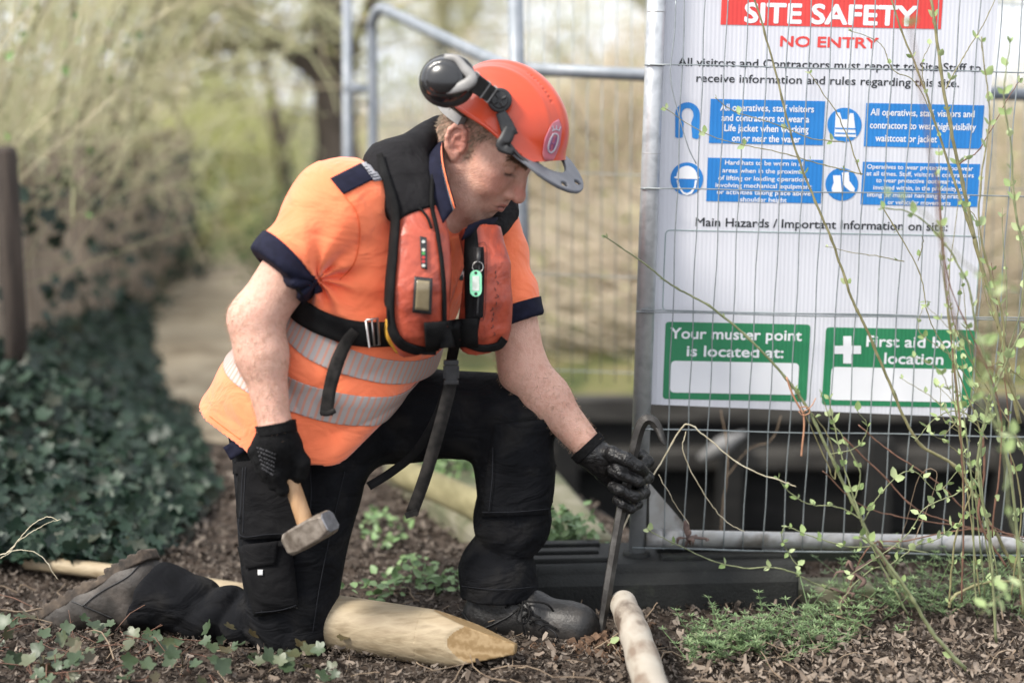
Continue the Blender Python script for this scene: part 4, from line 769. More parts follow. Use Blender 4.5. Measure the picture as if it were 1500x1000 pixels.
dark = np.maximum(dark, inh * .85 * np.exp(-((hq[:, 2] + .0641) / .0021) ** 2) * np.exp(-(hq[:, 1] / .0275) ** 4) * (hq[:, 0] > .080))
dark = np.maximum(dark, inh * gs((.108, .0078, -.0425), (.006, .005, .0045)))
body_o = mk('body', BV, BF, M_skin, person, True, dict(red=red, stubble_shade=stub_shade * (.75 + .25 * np.clip(wav(BV, 900, 5), -1, 1)), hairy=hairy * (.8 + .2 * np.clip(wav(BV, 700, 9), -1, 1)), lip=lip, dark=dark))
btree = bvh((BV, BF))
# hair and eyebrows: single short strands
def strands(name, sel, N, direction, length, r, material, spread=.35):
    fn = np.cross(BV[BF[:, 1]] - BV[BF[:, 0]], BV[BF[:, 2]] - BV[BF[:, 0]]); fn /= np.linalg.norm(fn, axis=1)[:, None] + 1e-12; fc = BV[BF].mean(1)
    s = sel(fc); idx = RNG.choice(np.where(s)[0], N); pos = fc[idx] + RNG.normal(size=(N, 3)) * .0012; n_ = fn[idx]
    d = np.asarray(direction(toH(pos)), float) @ HM.T; d = d + RNG.normal(size=(N, 3)) * spread + n_ * .35; d -= n_ * np.minimum(0, np.sum(d * n_, 1) - .25)[:, None]; d /= np.linalg.norm(d, axis=1)[:, None]
    L = RNG.uniform(.6, 1.2, N)[:, None] * length; P = np.stack([pos, pos + d * L * .5 + n_ * .0008, pos + d * L], 1)
    V, F = sticks(P, np.stack([np.full(N, r), np.full(N, r * .9), np.full(N, r * .3)], 1))
    return mk(name, V, F, material, person, True, {'rnd': np.repeat(RNG.uniform(0, 1, N), 9)})
def selh(fc):
    p = toH(fc); p[:, 1] = np.abs(p[:, 1]); return (RNG.uniform(size=len(p)) < soft_hair(p) ** 1.5) & (ear(toH(fc)) > .006) & (p[:, 2] < .14) & (p[:, 2] > -.05) & (np.abs(p[:, 1]) < .1) & (p[:, 0] > -.12)
strands('hair', selh, 5200, lambda p: np.stack([np.where(p[:, 0] > .0, -.3, -.5), 0 * p[:, 0], np.full(len(p), -.9)], 1), .012, .00045, M_hair)
def selb(sgn):
    def f(fc):
        p = toH(fc); y = p[:, 1] * sgn; zc = .0275 + .006 * np.sin(np.clip((y - .012) / .045, 0, 1) * 2.4); return (y > .012) & (y < .056) & (np.abs(p[:, 2] - zc) < .0045 - .04 * np.abs(y - .03) * .04) & (p[:, 0] > .055)
    return f
for sg in (-1, 1): strands('eyebrow', selb(sg), 430, lambda p: np.stack([-.2 + 0 * p[:, 0], np.sign(p[:, 1]) * 1.0, 0 * p[:, 0] + .15], 1), .0085, .0006, M_brow)
# fine hairs of the forearms
def sela(fc):
    a = np.minimum(rc(fc, RE, RW_, .03, .02), rc(fc, LE + (LW_ - LE) * -.2, LW_, .03, .02)); return (a < .03) & (np.linalg.norm(fc - RW_, axis=1) > .03) & (np.linalg.norm(fc - LW_, axis=1) > .04)
M_armhair = mat('fine_arm_hair', (.40, .27, .18), .6, 100)
def arm_dir(p): return np.tile(np.array([[.1, .1, -1.]]), (len(p), 1))
strands('arm_hair', sela, 2200, arm_dir, .010, .00028, M_armhair)

# ---- the polo shirt
YAW = 40; TM = frame(YAW, 30); Fw, Lt, Ax = TM[:, 0], TM[:, 1], TM[:, 2]
def tf(yaw, lean):
    m = frame(yaw, lean); return m[:, 0], m[:, 1], m[:, 2]
rings = [  # centre, half width across, half depth front to back, yaw, lean
    (W(452, 611, 2.95), .210, .228, 26, 14, .14), (W(460, 584, 2.95), .204, .216, 26, 15, .12), (W(480, 540, 2.95), .196, .196, 28, 18), (W(515, 475, 2.945), .195, .187, 31, 30), (W(548, 415, 2.94), .198, .175, 35, 31),
    (W(575, 360, 2.935), .200, .155, 38, 32), (W(592, 310, 2.93), .185, .125, 40, 33), (W(608, 272, 2.93), .145, .098, 40, 33), (W(625, 243, 2.94), .092, .082, 38, 34)]
TR = Loft([r[0] for r in rings], [r[1] for r in rings], [r[2] for r in rings], [tf(r[3], r[4])[1] for r in rings], [tf(r[3], r[4])[2] - (tf(r[3], r[4])[1] * r[5] if len(r) > 5 else 0) for r in rings], 2.15)
cuffR0, cuffR1 = W(505, 305, 2.80), W(408, 398, 2.735)
cuffL0, cuffL1 = W(716, 345, 3.02), W(757, 470, 2.985)
SR = Loft([W(545, 275, 2.83), cuffR0, (cuffR0 + cuffR1) / 2 + np.array([0, 0, .006]), cuffR1], [.06, .083, .079, .0745], [.055, .082, .076, .067], (0, 1, 0))
SL = Loft([W(665, 300, 2.97), cuffL0, (cuffL0 + cuffL1) / 2, cuffL1], [.055, .078, .070, .064], [.055, .075, .066, .060], (0, 1, 0))
uR, uL = unit(cuffR1 - cuffR0), unit(cuffL1 - cuffL0)
def ridge(x): return .5 - np.abs(np.sin(x / 2)) ** .8 * 1.0
def foldset(P, tt):
    """folds pulled out from the armpit and across the belly"""
    a = W(470, 405, 2.78); r = P - a; rr = np.linalg.norm(r, axis=1); ph = np.arctan2(r @ np.array([0, 0, 1.]), r @ np.array([1., 0, 0]))
    f = .0055 * np.sin(ph * 9 + rr * 9) * np.exp(-(rr / .13) ** 2) * np.clip(rr / .03, 0, 1)
    s = (P - W(520, 560, 2.8)) @ unit([.75, .1, -.5]); c = (P - W(520, 560, 2.8)) @ unit([.4, -.1, .9])
    f += .0035 * np.sin(c * 48 + 9 * s + wav(P, 9, 2)) * np.exp(-(c / .16) ** 2)
    h = (P - W(430, 640, 2.78)) @ unit([1, .1, -.25])
    f += .006 * np.sin(h * 34 + wav(P, 6, 4) * .8) * np.clip(1 - tt / 2.2, 0, 1)
    s2 = (P - (cuffR0 + cuffR1) / 2); f += .004 * np.sin(s2 @ uR * 70 + s2 @ np.array([.2, .5, .3]) * 40 + wav(P, 12, 6)) * np.exp(-np.sum(s2 ** 2, 1) / .085 ** 2)
    s3 = (P - (cuffL0 + cuffL1) / 2); f += .005 * np.sin(s3 @ uL * 75 + s3 @ np.array([.5, -.5, .3]) * 40 + wav(P, 12, 7)) * np.exp(-np.sum(s3 ** 2, 1) / .085 ** 2)
    # crease folds on the chest between the jacket lobes
    s4 = P - W(665, 400, 2.8); f += .005 * np.sin((s4 @ unit([.5, .2, .8])) * 60 + wav(P, 14, 8)) * np.exp(-np.sum(s4 ** 2, 1) / .08 ** 2)
    
    g1 = P - W(510, 390, 2.76); q = g1 @ unit([.55, 0, .83]); f += .007 * ridge(q * 62 + wav(P, 9, 12) * .9 + 1) * np.exp(-np.sum((g1 / np.array([.12, .12, .07])) ** 2, 1))
    g2 = P - W(560, 455, 2.76); q = g2 @ unit([.35, 0, .94]); f += .006 * ridge(q * 66 + wav(P, 8, 13) * 1.1) * np.exp(-np.sum((g2 / np.array([.14, .14, .06])) ** 2, 1))
    g3 = P - W(530, 610, 2.78); q = g3 @ unit([-.25, 0, .97]); f += .007 * ridge(q * 58 + wav(P, 7, 14) * 1.2) * np.exp(-np.sum((g3 / np.array([.17, .2, .08])) ** 2, 1))
    g4 = P - W(430, 590, 2.78); q = g4 @ unit([.96, 0, .25]); f += .006 * ridge(q * 44 + wav(P, 7, 15)) * np.exp(-np.sum((g4 / np.array([.14, .2, .09])) ** 2, 1))
    return f + .0022 * wav(P, 26, 11)
def shirt(P):
    d, t, _ = TR.ev(P, True)
    d = smin(d, SR.ev(P), .045); d = smin(d, SL.ev(P), .045)
    d = smin(d, ell(P, W(497, 300, 2.82), (.095, .085, .085)), .05)
    d = d + foldset(P, t) * 1.45
    cutn = unit([119, 0, -136]); d = np.where(t < 2.7, smax(d, (P - W(506, 668, 2.85)) @ cutn, .05), d)      # the hem rides up over the raised thigh
    # the sleeves are open round the arms
    for s, e, cu, u in ((RS, RE, cuffR1, uR), (LS, LE, cuffL1, uL)):
        k = (P - cu) @ u
        hole = np.maximum(rc(P, s + (e - s) * .3, e + (e - s) * .3, .0590, .0545), np.maximum(-.035 - k, np.linalg.norm(P - cu, axis=1) - .12)); d = np.maximum(d, -hole)
    # neck opening
    return np.maximum(d, -rc(P, nb + np.array([.0, 0, 0]), fromH((-.01, 0, -.05)), .078, .085))
SV, SF = polyg(shirt, (-.74, 2.56, .30), (.16, 3.28, 1.12), .0042)
SV = relax(SV, SF, 1, .5)
shirt_o = mk('polo_shirt', SV, SF, M_orange, person)
stree = bvh((SV, SF))
def on_trunk(c): 
    P = c[None]; return TR.ev(P)[0] < .03 and SR.ev(P)[0] > .02 and SL.ev(P)[0] > .02
def ringplane(t, dz=0):
    i = min(int(t), len(rings) - 2); f = t - i
    c = TR.c[i] * (1 - f) + TR.c[i + 1] * f; n = unit(TR.n[i] * (1 - f) + TR.n[i + 1] * f); return c + n * dz, n
def rib_attr(o, k=.0105):
    me = o.data; n = len(me.vertices); co = np.empty(n * 3, np.float32); me.vertices.foreach_get('co', co); co = co.reshape(-1, 3)
    return co
def band(t0, w_, name='reflective_band'):
    c, n = ringplane(t0); o = slab(name, SV, SF, [(c - n * w_ / 2, n), (c + n * w_ / 2, -n)], M_tape, shirt_o, .002, on_trunk)
    me = o.data; co = np.empty(len(me.vertices) * 3, np.float32); me.vertices.foreach_get('co', co); co = co.reshape(-1, 3)
    at = me.attributes.new('rib', 'FLOAT', 'POINT'); at.data.foreach_set('value', (TR.ev(co.astype(float), True)[2] * 88).astype(np.float32))
    return o
# ribs of the tape: a procedural wave running round the trunk
def add_rib(m, ang=8.0):
    t = m.node_tree; N, L = t.nodes, t.links
    tc = N.new('ShaderNodeTexCoord'); mp = N.new('ShaderNodeMapping'); mp.inputs['Rotation'].default_value = (0, math.radians(ang), 0); L.new(tc.outputs['Object'], mp.inputs[0])
    wv = N.new('ShaderNodeTexWave'); wv.wave_type = 'BANDS'; wv.bands_direction = 'X'; wv.inputs['Scale'].default_value = 30; L.new(mp.outputs[0], wv.inputs['Vector'])
    for n in list(N):
        if n.type == 'ATTRIBUTE':
            for l in list(n.outputs['Fac'].links): to = l.to_socket; L.new(wv.outputs['Fac'], to)
band(2.0, .064); band(3.15, .050)
for cu, u, loft in ((cuffR1, uR, SR), (cuffL1, uL, SL)):
    slab('sleeve_cuff', SV, SF, [(cu - u * .034, u)], M_navy, shirt_o, .0022, lambda c, cu=cu, loft=loft: np.linalg.norm(c - cu) < .125 and abs(loft.ev(c[None])[0]) < .014 and TR.ev(c[None])[0] > -.002)
patch('shoulder_patch', stree, [(484, 262), (528, 240), (549, 262), (503, 285)], M_navy, shirt_o, .003)
tp = patch('shoulder_tape', stree, [(529, 240), (556, 232), (575, 262), (548, 266)], M_tapedark, shirt_o, .003)
for k in range(7):
    f = (k + .5) / 7; a0 = np.array([529, 240]) * (1 - f) + np.array([548, 266]) * f; a1 = np.array([556, 232]) * (1 - f) + np.array([575, 262]) * f
    clothstrip('tape_line', stree, [a0, (a0 + a1) / 2, a1], 1.2, M_navy, tp, .0055, .0008, 6, 2)
clothstrip('sleeve_seam', stree, [(503, 286), (522, 310), (527, 345), (519, 385), (498, 410)], 1.3, mat('orange_seam', (.75, .13, .035), .85, 200), shirt_o, .0018, .001, 24, 2)
clothstrip('hem_seam', stree, [(307, 609), (330, 627), (352, 643)], 1.0, mat('hem_thread', (.78, .15, .04), .85, 200), shirt_o, .0015, .001, 20, 2)
# placket and open neck
clothstrip('placket', stree, [(668, 345), (672, 370), (662, 400), (650, 440), (640, 470)], [22, 24, 20, 14], M_orange, shirt_o, .006, .003, 24, 5)
clothstrip('neck_trim', stree, [(632, 320), (640, 345), (648, 372), (640, 395)], [10, 13, 9, 3], M_navy, shirt_o, .0085, .002, 16, 3)
# collar: two standing wings round the neck
def wing(name, top, bot, material, par, n=20, m=6, off=0.0, th=.003):
    a = spline([W(*p) for p in top], n); b = spline([W(*p) for p in bot], n); V = []
    for i in range(n):
        for j in range(m):
            f = j / (m - 1); p = a[i] * (1 - f) + b[i] * f; V.append(p + unit(np.array(CAMP) - p) * (off + .012 * math.sin(f * math.pi) * 0.6))
    F = [(i * m + j, i * m + j + 1, (i + 1) * m + j + 1, (i + 1) * m + j) for i in range(n - 1) for j in range(m - 1)]
    o = mk(name, V, F, material, par); s = o.modifiers.new('thick', 'SOLIDIFY'); s.thickness = th; s.offset = 0; return o
ctop = [(662, 196, 3.03), (650, 204, 2.90), (649, 228, 2.825), (656, 262, 2.795), (668, 303, 2.775)]
cbot = [(650, 216, 3.05), (628, 218, 2.91), (622, 248, 2.825), (628, 290, 2.785), (640, 338, 2.765)]
collar = wing('collar', ctop, cbot, M_navy, shirt_o)
for f0, f1, m_ in ((.04, .10, M_orange), (.13, .20, M_white), (.23, .29, M_orange)):
    mix = lambda f: [tuple(np.array(a) * (1 - f) + np.array(b) * f) for a, b in zip(ctop, cbot)]
    wing('collar_stripe', mix(f0), mix(f1), m_, collar, 20, 2, .004, .0012)
farcol = wing('collar', [(686, 330, 2.80), (706, 322, 2.84), (728, 318, 2.92)], [(676, 352, 2.79), (690, 345, 2.81), (735, 335, 2.93)], M_navy, shirt_o, 12, 4)
# round badge on the chest
def disc(name, tree, u, v, ru, rv, material, parent, off=.003, n=28, th=.0015):
    V = []
    for k in range(n):
        a = 2 * math.pi * k / n; h, nn = hit(tree, u + ru * math.cos(a), v + rv * math.sin(a)); h = W(u, v, 2.85) if h is None else h
        V.append(h - unit(ray(u, v)) * off)
    o = mk(name, V, [tuple(range(n))], material, parent, False); s = o.modifiers.new('thick', 'SOLIDIFY'); s.thickness = th; s.offset = 0; return o
M_badge = mat('dark_green_badge', (.006, .035, .035), .6, 60)
bd = disc('badge', stree, 677, 400, 8.5, 10.5, M_badge, shirt_o, .006)
for a, b in (((672, 393), (682, 408)), ((683, 394), (673, 405)), ((670, 400), (684, 401)), ((676, 392), (679, 409))):
    clothstrip('dragonfly_emblem', stree, [a, ((a[0] + b[0]) / 2 + .5, (a[1] + b[1]) / 2), b], 1.1, M_white, bd, .0095, .0006, 8, 2)

# ---- the trousers
fx = lambda u, v, Y: W(u, v, Y)
RT = Loft([W(440, 625, 2.93), W(438, 700, 2.91), W(432, 790, 2.875), W(430, 875, 2.855), W(432, 940, 2.85)], [.150, .138, .116, .096, .078], [.125, .115, .098, .088, .075], (1, 0, 0), ex=2.25)
RSN = Loft([W(432, 912, 2.865), W(350, 908, 2.90), W(270, 888, 2.93), W(222, 868, 2.955)], [.070, .058, .060, .074], [.070, .056, .058, .070], (0, 0, 1))
LT = Loft([W(470, 615, 3.02), W(560, 605, 3.04), W(660, 604, 3.04), W(765, 612, 3.01)], [.13, .108, .093, .088], [.12, .105, .098, .088], (0, 1, 0), ex=2.2)
LSN = Loft([W(756, 600, 3.0), W(757, 680, 2.985), W(752, 750, 2.97), W(738, 800, 2.96), W(730, 838, 2.955), W(730, 872, 2.95)], [.070, .084, .082, .074, .080, .084], [.085, .080, .078, .074, .078, .080], (1, 0, 0), ex=2.2)
def trousers(P):
    r = smin(RT.ev(P), rc(P, W(432, 912, 2.855), W(420, 915, 2.86), .074, .07), .02); s = RSN.ev(P)
    c = (P - W(330, 895, 2.9)); ax = unit(W(222, 866, 2.955) - W(432, 908, 2.865)); k = c @ ax
    s = s + .013 * ridge(k * 62 + 1.5 * np.sin(k * 27) + c[:, 2] * 34 + wav(P, 9, 21) * 1.5) * np.clip((k + .2) / .1, 0, 1) + .006 * ridge((c @ unit([.5, .2, .8])) * 80 + wav(P, 12, 22) * 1.4)
    d = smin(r, s, .03)
    l = LT.ev(P); q = LSN.ev(P)
    g = P - W(735, 815, 2.95); q = q + .018 * ridge(g[:, 2] * 52 + g[:, 0] * 26 + wav(P, 8, 23) * 1.7) * np.exp(-((g[:, 2] - .01) / .10) ** 2)
    g2 = P - W(720, 660, 3.0); q = q + .013 * ridge((g2 @ unit([.5, 0, .85])) * 62 + wav(P, 9, 25) * 1.5) * np.exp(-np.sum(g2 ** 2, 1) / .11 ** 2)
    l = smin(l, ell(P, W(775, 612, 3.005), (.062, .08, .078)), .03)
    d = smin(d, smin(l, q, .025), .04)
    d = smin(d, ell(P, W(455, 620, 2.97), (.15, .15, .12)), .05)
    th = P - W(600, 620, 2.95); d = d + .011 * ridge((th @ unit([.75, 0, .65])) * 46 + wav(P, 8, 27) * 1.5) * np.exp(-np.sum((th / np.array([.16, .2, .13])) ** 2, 1))
    k2 = P - W(470, 690, 2.8); d = d + .009 * ridge((k2 @ unit([.3, 0, 1])) * 50 + wav(P, 8, 29) * 1.5) * np.exp(-np.sum(k2 ** 2, 1) / .11 ** 2)
    d = d + .0028 * wav(P, 22, 31)
    return np.maximum(d, .004 - P[:, 2])
TV, TF_ = polyg(trousers, (-.85, 2.62, .0), (.16, 3.25, .72), .0048)
TV = relax(TV, TF_, 1, .5)
trous = mk('work_trousers', TV, TF_, M_black_cloth, person)
ttree = bvh((TV, TF_))
hp_ = patch('holster_pocket', ttree, [(344, 676), (455, 668), (452, 786), (337, 790)], M_pocket, trous, .012, .004, 14, 14)
cp_ = patch('cargo_pocket', ttree, [(350, 800), (425, 790), (436, 890), (374, 902)], M_pocket, trous, .008, .004, 12, 12, puff=.012)
patch('pocket_flap', ttree, [(358, 797), (408, 792), (404, 826), (362, 832)], M_pocket, cp_, .024, .004, 8, 6)
patch('label_tag', ttree, [(378, 834), (385, 834), (385, 842), (378, 842)], M_white, cp_, .0275, .001, 3, 3)
clothstrip('hammer_loop', ttree, [(333, 664), (352, 652), (376, 636)], 22, M_navy, trous, .03, .003, 14, 5)
for pts in ([(356, 684), (353, 740), (352, 783), (395, 782), (449, 780)], [(360, 684), (357, 740), (356, 780)], [(452, 676), (456, 720), (452, 782)]): clothstrip('stitching', ttree, pts, 1.0, M_seam, hp_, .0185, .0008, 40, 2)
for pts in ([(384, 834), (380, 870), (384, 898)], [(374, 897), (410, 893), (434, 886)]): clothstrip('stitching', ttree, pts, 1.0, M_seam, cp_, .017, .0008, 24, 2)
kp = patch('knee_pad_pocket', ttree, [(724, 622), (812, 612), (816, 752), (704, 757)], M_black_cloth, trous, .007, .003, 16, 16)
clothstrip('stitching', ttree, [(706, 750), (760, 749), (812, 744)], 1.1, M_seam, kp, .017, .0008, 30, 2)
clothstrip('stitching', ttree, [(722, 655), (721, 700), (716, 750)], 1.0, M_seam, kp, .017, .0008, 30, 2)
clothstrip('hem_stitching', ttree, [(676, 858), (730, 863), (784, 859)], 1.0, M_seam, trous, .003, .0008, 30, 2)
clothstrip('side_seam', ttree, [(505, 690), (484, 780), (468, 860), (458, 925)], 1.0, M_seam, trous, .0025, .0008, 40, 2)

# ---- gloves
def chain(P, pts, r0, r1, k=.004):
    pts = np.asarray(pts); n = len(pts); rr = np.linspace(r0, r1, n); d = np.full(len(P), 9.)
    for i in range(n - 1): d = np.minimum(d, rc(P, pts[i], pts[i + 1], rr[i], rr[i + 1])) if i == 0 else smin(d, rc(P, pts[i], pts[i + 1], rr[i], rr[i + 1]), k)
    return d
# hand that closes on the crowbar
BARY = 2.93
Lfing = [   # knuckle (far), bend (right), tip (near, tucked to the left)
    [W(938, 664, 2.965), W(950, 676, 2.925), W(932, 688, 2.890), W(906, 684, 2.885), W(897, 684, 2.90)],
    [W(936, 684, 2.965), W(949, 699, 2.925), W(934, 704, 2.882), W(909, 694, 2.876), W(898, 690, 2.893)],
    [W(932, 704, 2.965), W(944, 721, 2.925), W(930, 727, 2.882), W(908, 717, 2.876), W(897, 712, 2.893)],
    [W(925, 722, 2.962), W(934, 738, 2.928), W(924, 745, 2.892), W(912, 738, 2.884), W(904, 732, 2.898)]]
Lthumb = [W(880, 664, 2.915), W(897, 664, 2.890), W(918, 672, 2.872), W(934, 683, 2.872), W(943, 690, 2.884)]
bar_top, bar_bot = W(930, 650, BARY), W(877, 946, 2.862)
def gloveL(P):
    d = rc(P, W(866, 662, 2.932), W(882, 674, 2.932), .0365, .036)
    d = smin(d, ell(P, W(897, 684, 2.95), (.034, .022, .042)), .018); d = smin(d, rc(P, W(892, 672, 2.962), W(936, 684, 2.968), .024, .018), .014)
    d = smin(d, rc(P, W(886, 690, 2.945), W(922, 714, 2.962), .022, .017), .014)
    d = smin(d, rc(P, W(878, 664, 2.915), W(898, 668, 2.895), .024, .016), .014)
    for f, r in zip(Lfing, (.0125, .0135, .0130, .0112)): d = smin(d, chain(P, f, r, r * .86), .0035)
    d = smin(d, chain(P, Lthumb, .0165, .0118), .005)
    d = d + .0009 * np.sin(((P - W(890, 680, 2.9)) @ unit([.6, .2, .7])) * 330) * np.exp(-np.sum((P - W(895, 666, 2.88)) ** 2, 1) / .022 ** 2)
    return d + .0005 * wav(P, 160, 41)
GV, GF = polyg(gloveL, *bb(np.vstack(Lfing + [Lthumb, [W(866, 660, 2.932)]]), .05), .0019)
gl = mk('glove', GV, GF, M_glove_rub, person); gl['label'] = 'smooth black coated glove gripping the crowbar'
wd = unit(W(880, 668, 2.932) - LE)
def cuff(name, c, d, r, n=40, par=None, h=.028, m_=None):
    mb = MB(); pts = [c - d * h * (1 - k / 7) for k in range(8)]; a = [r * (1 + .03 * (k % 2)) for k in range(8)]; a[0] = r * 1.03
    mb.add(*tube(pts, a, n, False)); o = mb.build(name, m_ or M_glove, par); s = o.modifiers.new('thick', 'SOLIDIFY'); s.thickness = .003; s.offset = 0; return o
cuff('knit_cuff', W(866, 661, 2.932), wd, .0385, par=gl, h=.02)
# hand that hangs with the hammer
h0, h1 = W(405, 640, 2.735), W(452, 780, 2.700)         # the handle's axis
Rk = [W(404, 694, 2.690), W(391, 685, 2.690), W(380, 674, 2.694), W(371, 661, 2.700)]   # index to little finger
Rfing = []
for i, k in enumerate(Rk):
    o_ = np.array([.004 * i, 0, .002 * i]); Rfing.append([k, k + np.array([.010, .012, -.034]), k + np.array([.022, .048, -.030]), k + np.array([.036, .060, -.006]), k + np.array([.040, .048, .010])])
Rthumb = [W(428, 655, 2.705), W(442, 676, 2.700), W(440, 694, 2.708), W(428, 704, 2.722)]
def gloveR(P):
    d = rc(P, W(406, 630, 2.70), W(405, 645, 2.70), .0345, .037)
    d = smin(d, rc(P, W(390, 656, 2.712), W(392, 684, 2.71), .030, .022), .02); d = smin(d, rc(P, W(422, 652, 2.712), W(412, 690, 2.712), .028, .022), .02)
    d = smin(d, rc(P, W(405, 645, 2.70), W(398, 676, 2.70), .034, .024), .02)
    for f, r in zip(Rfing, (.0135, .0138, .013, .0118)): d = smin(d, chain(P, f, r, r * .86), .006)
    d = smin(d, chain(P, Rthumb, .018, .0125), .010)
    return d + .0006 * wav(P, 120, 43)
RV, RF = polyg(gloveR, *bb(np.vstack(Rfing + [Rthumb, [W(406, 630, 2.70)]]), .055), .0019)
gr = mk('glove', RV, RF, M_glove, person); gr['label'] = 'matt black knitted glove holding the hammer'
cuff('knit_cuff', W(406, 634, 2.70), unit(W(406, 650, 2.70) - RE), .0375, par=gr, h=.02)
rtree = bvh((RV, RF)); M_print = mat('faded_grey_print', (.05, .05, .055), .8, 300)
for k in range(6):      # rows of worn care printing on the back of the hand
    a = np.array([376 + k * 1.5, 655 + k * 6.]); L_ = 30 - 2.5 * k
    for s in range(7):
        p0 = a + np.array([L_ * s / 7, 11 * s / 7]); p1 = p0 + np.array([L_ / 7 * RNG.uniform(.4, .85), 1.4])
        clothstrip('care_print', rtree, [p0, (p0 + p1) / 2, p1], RNG.uniform(1.5, 3.2), M_print, gr, .0008, .0004, 4, 2)

# ---- boots
def boot(P, ank, heel, toe, up, wside):
    """ank, heel, toe points on the sole line; up and side directions"""
    fw = unit(toe - heel); L = np.linalg.norm(toe - heel)
    o = lambda f, u, s=0: heel + fw * L * f + up * u + wside * s
    d = rc(P, o(.14, .050), o(.60, .046), .050, .048); d = smin(d, rc(P, o(.60, .042), o(.86, .040), .049, .046), .02)
    d = smin(d, ell(P, o(.84, .036), (.001,) * 3) if False else rc(P, o(.80, .040), o(.885, .036), .048, .042), .015)
    d = smin(d, rc(P, o(.2, .05), ank, .048, .053), .03); d = smin(d, rc(P, o(.55, .06), o(.3, .10), .03, .04), .03)
    s = (P - o(0, 0)) @ up
    return np.maximum(d, .014 - s) , s, fw, o
def build_boot(label, ank, heel, toe, up, lo, hi):
    fw = unit(toe - heel); up = unit(up - fw * (up @ fw)); sd_ = np.cross(up, fw)
    f = lambda P: boot(P, ank, heel, toe, up, sd_)[0] + .0016 * wav(P, 55, 51) + .004 * np.sin(((P - heel) @ fw) * 120 + ((P - heel) @ up) * 40) * np.exp(-(((P - heel) @ fw / np.linalg.norm(toe - heel) - .58) / .1) ** 2) * np.clip(((P - heel) @ up - .05) / .02, 0, 1)
    V, F = polyg(f, lo, hi, .0032); V = relax(V, F, 1); o = mk('work_boot', V, F, M_boot if up[2] > 0 else M_boot2, person); o['label'] = label
    def sole(P):
        d, s, _, oo = boot(P, ank, heel, toe, up, sd_); q = P - up * np.clip((.03 - s), 0, .05)[:, None] * -1 if False else P
        e = rc(P - up * np.maximum(.03 - s, 0)[:, None] * -1., heel + fw * .03 + up * .03, heel + fw * np.linalg.norm(toe - heel) * .88 + up * .03, .048, .047)
        x = (P - heel) @ fw; tread = .005 * (np.sin(x * 300) > .2); instep = np.where((x > .085) & (x < .125), .008, 0)
        return np.maximum(np.maximum(e - .001, s - .027), -s + tread + instep + .0)
    V2, F2 = polyg(sole, lo, hi, .0032); so = mk('sole', V2, F2, M_sole, o)
    return o, bvh((V, F)), fw, up, sd_
bl, bltree, bfw, bup, bsd = build_boot('dusty black boot planted beside the crowbar', W(735, 850, 2.965), W(690, 932, 2.965), W(872, 944, 2.865), np.array([0, 0, 1.]), *bb([W(735, 850, 2.965), W(690, 932, 2.965), W(872, 944, 2.865)], .09))
for pts in ([(676, 896), (700, 920), (740, 905), (760, 890)], [(768, 905), (800, 918), (815, 930), (812, 950)]): clothstrip('seam_welt', bltree, pts, 1.6, M_mblack, bl, .0015, .0012, 24, 2)
for i in range(5):
    u = 752 + 12 * i; v = 884 + 8 * i
    clothstrip('lace', bltree, [(u - 12, v + 6), (u, v - 2), (u + 16, v + 5)], 3.0, M_web, bl, .005, .003, 10, 3)
mb = MB()
for pts in ([(768, 880, 2.87), (776, 895, 2.85), (770, 912, 2.845), (757, 908, 2.85), (762, 888, 2.862)], [(768, 880, 2.87), (800, 884, 2.86), (812, 900, 2.87), (804, 912, 2.868)], [(766, 880, 2.868), (764, 905, 2.842), (769, 930, 2.845)]): mb.add(*tube(spline([W(*p) for p in pts], 24), .0022, 6))
mb.build('lace_bow', M_web, bl)
br, brtree, _, _, _ = build_boot('scuffed brown black boot with its muddy sole turned up', W(205, 850, 2.985), W(213, 806, 2.985), W(64, 893, 3.02), np.array([.35, -.32, -.75]), *bb([W(205, 850, 2.985), W(213, 806, 2.985), W(64, 893, 3.02)], .1))
for pts in ([(120, 888), (145, 868), (185, 845), (205, 826)], [(105, 880), (130, 890), (165, 905)]): clothstrip('seam_welt', brtree, pts, 1.6, M_mblack, br, .0015, .0012, 24, 2)

# ---- the helmet
def rimz(f, l): return .057 + .010 * np.exp(-((f - .035) / .05) ** 2) - .006 * np.exp(-((f + .09) / .04) ** 2) + .0
def helmet(P):
    p = toH(P); q = p.copy(); q[:, 1] = np.abs(q[:, 1])
    out = ell(p, (.020, 0, .056), (.125, .103, .114))
    out = out - .0035 * np.exp(-(q[:, 1] / .016) ** 4) * np.clip((p[:, 2] - .08) / .05, 0, 1)                       # crown ridge
    out = out - .0018 * np.exp(-((q[:, 1] - .045) / .006) ** 2) * np.clip((p[:, 2] - .10) / .04, 0, 1)
    vent = np.exp(-((q[:, 1] - .022) / .004) ** 2) * (np.sin((p[:, 0]) * 760) > 0) * (np.abs(p[:, 0] - .045) < .035) * (p[:, 2] > .13); out = out + .0014 * vent
    fl = np.clip((.030 - (p[:, 2] - rimz(p[:, 0], 0))) / .030, 0, 1); out = out - .012 * fl ** 1.6                       # rim flares out
    inn = ell(p, (.020, 0, .056), (.121, .099, .110)) - .0115 * fl ** 1.6
    d = np.maximum(out, -inn); d = np.maximum(d, rimz(p[:, 0], 0) - p[:, 2])
    # short moulded peak
    pk = np.maximum(ell(p, (.098, 0, .052), (.082, .085, .5)), np.abs(p[:, 2] - (.063 - .10 * np.maximum(p[:, 0] - .12, 0) - .9 * p[:, 1] ** 2)) - .0025)
    pk = np.maximum(pk, -ell(p, (.020, 0, .050), (.121, .099, .5))); d = smin(d, np.maximum(pk, .10 - p[:, 0]), .012)
    return d * HS
HV, HF = polyg(helmet, HO + np.array([-.20, -.18, -.03]), HO + np.array([.26, .2, .27]), .0024)
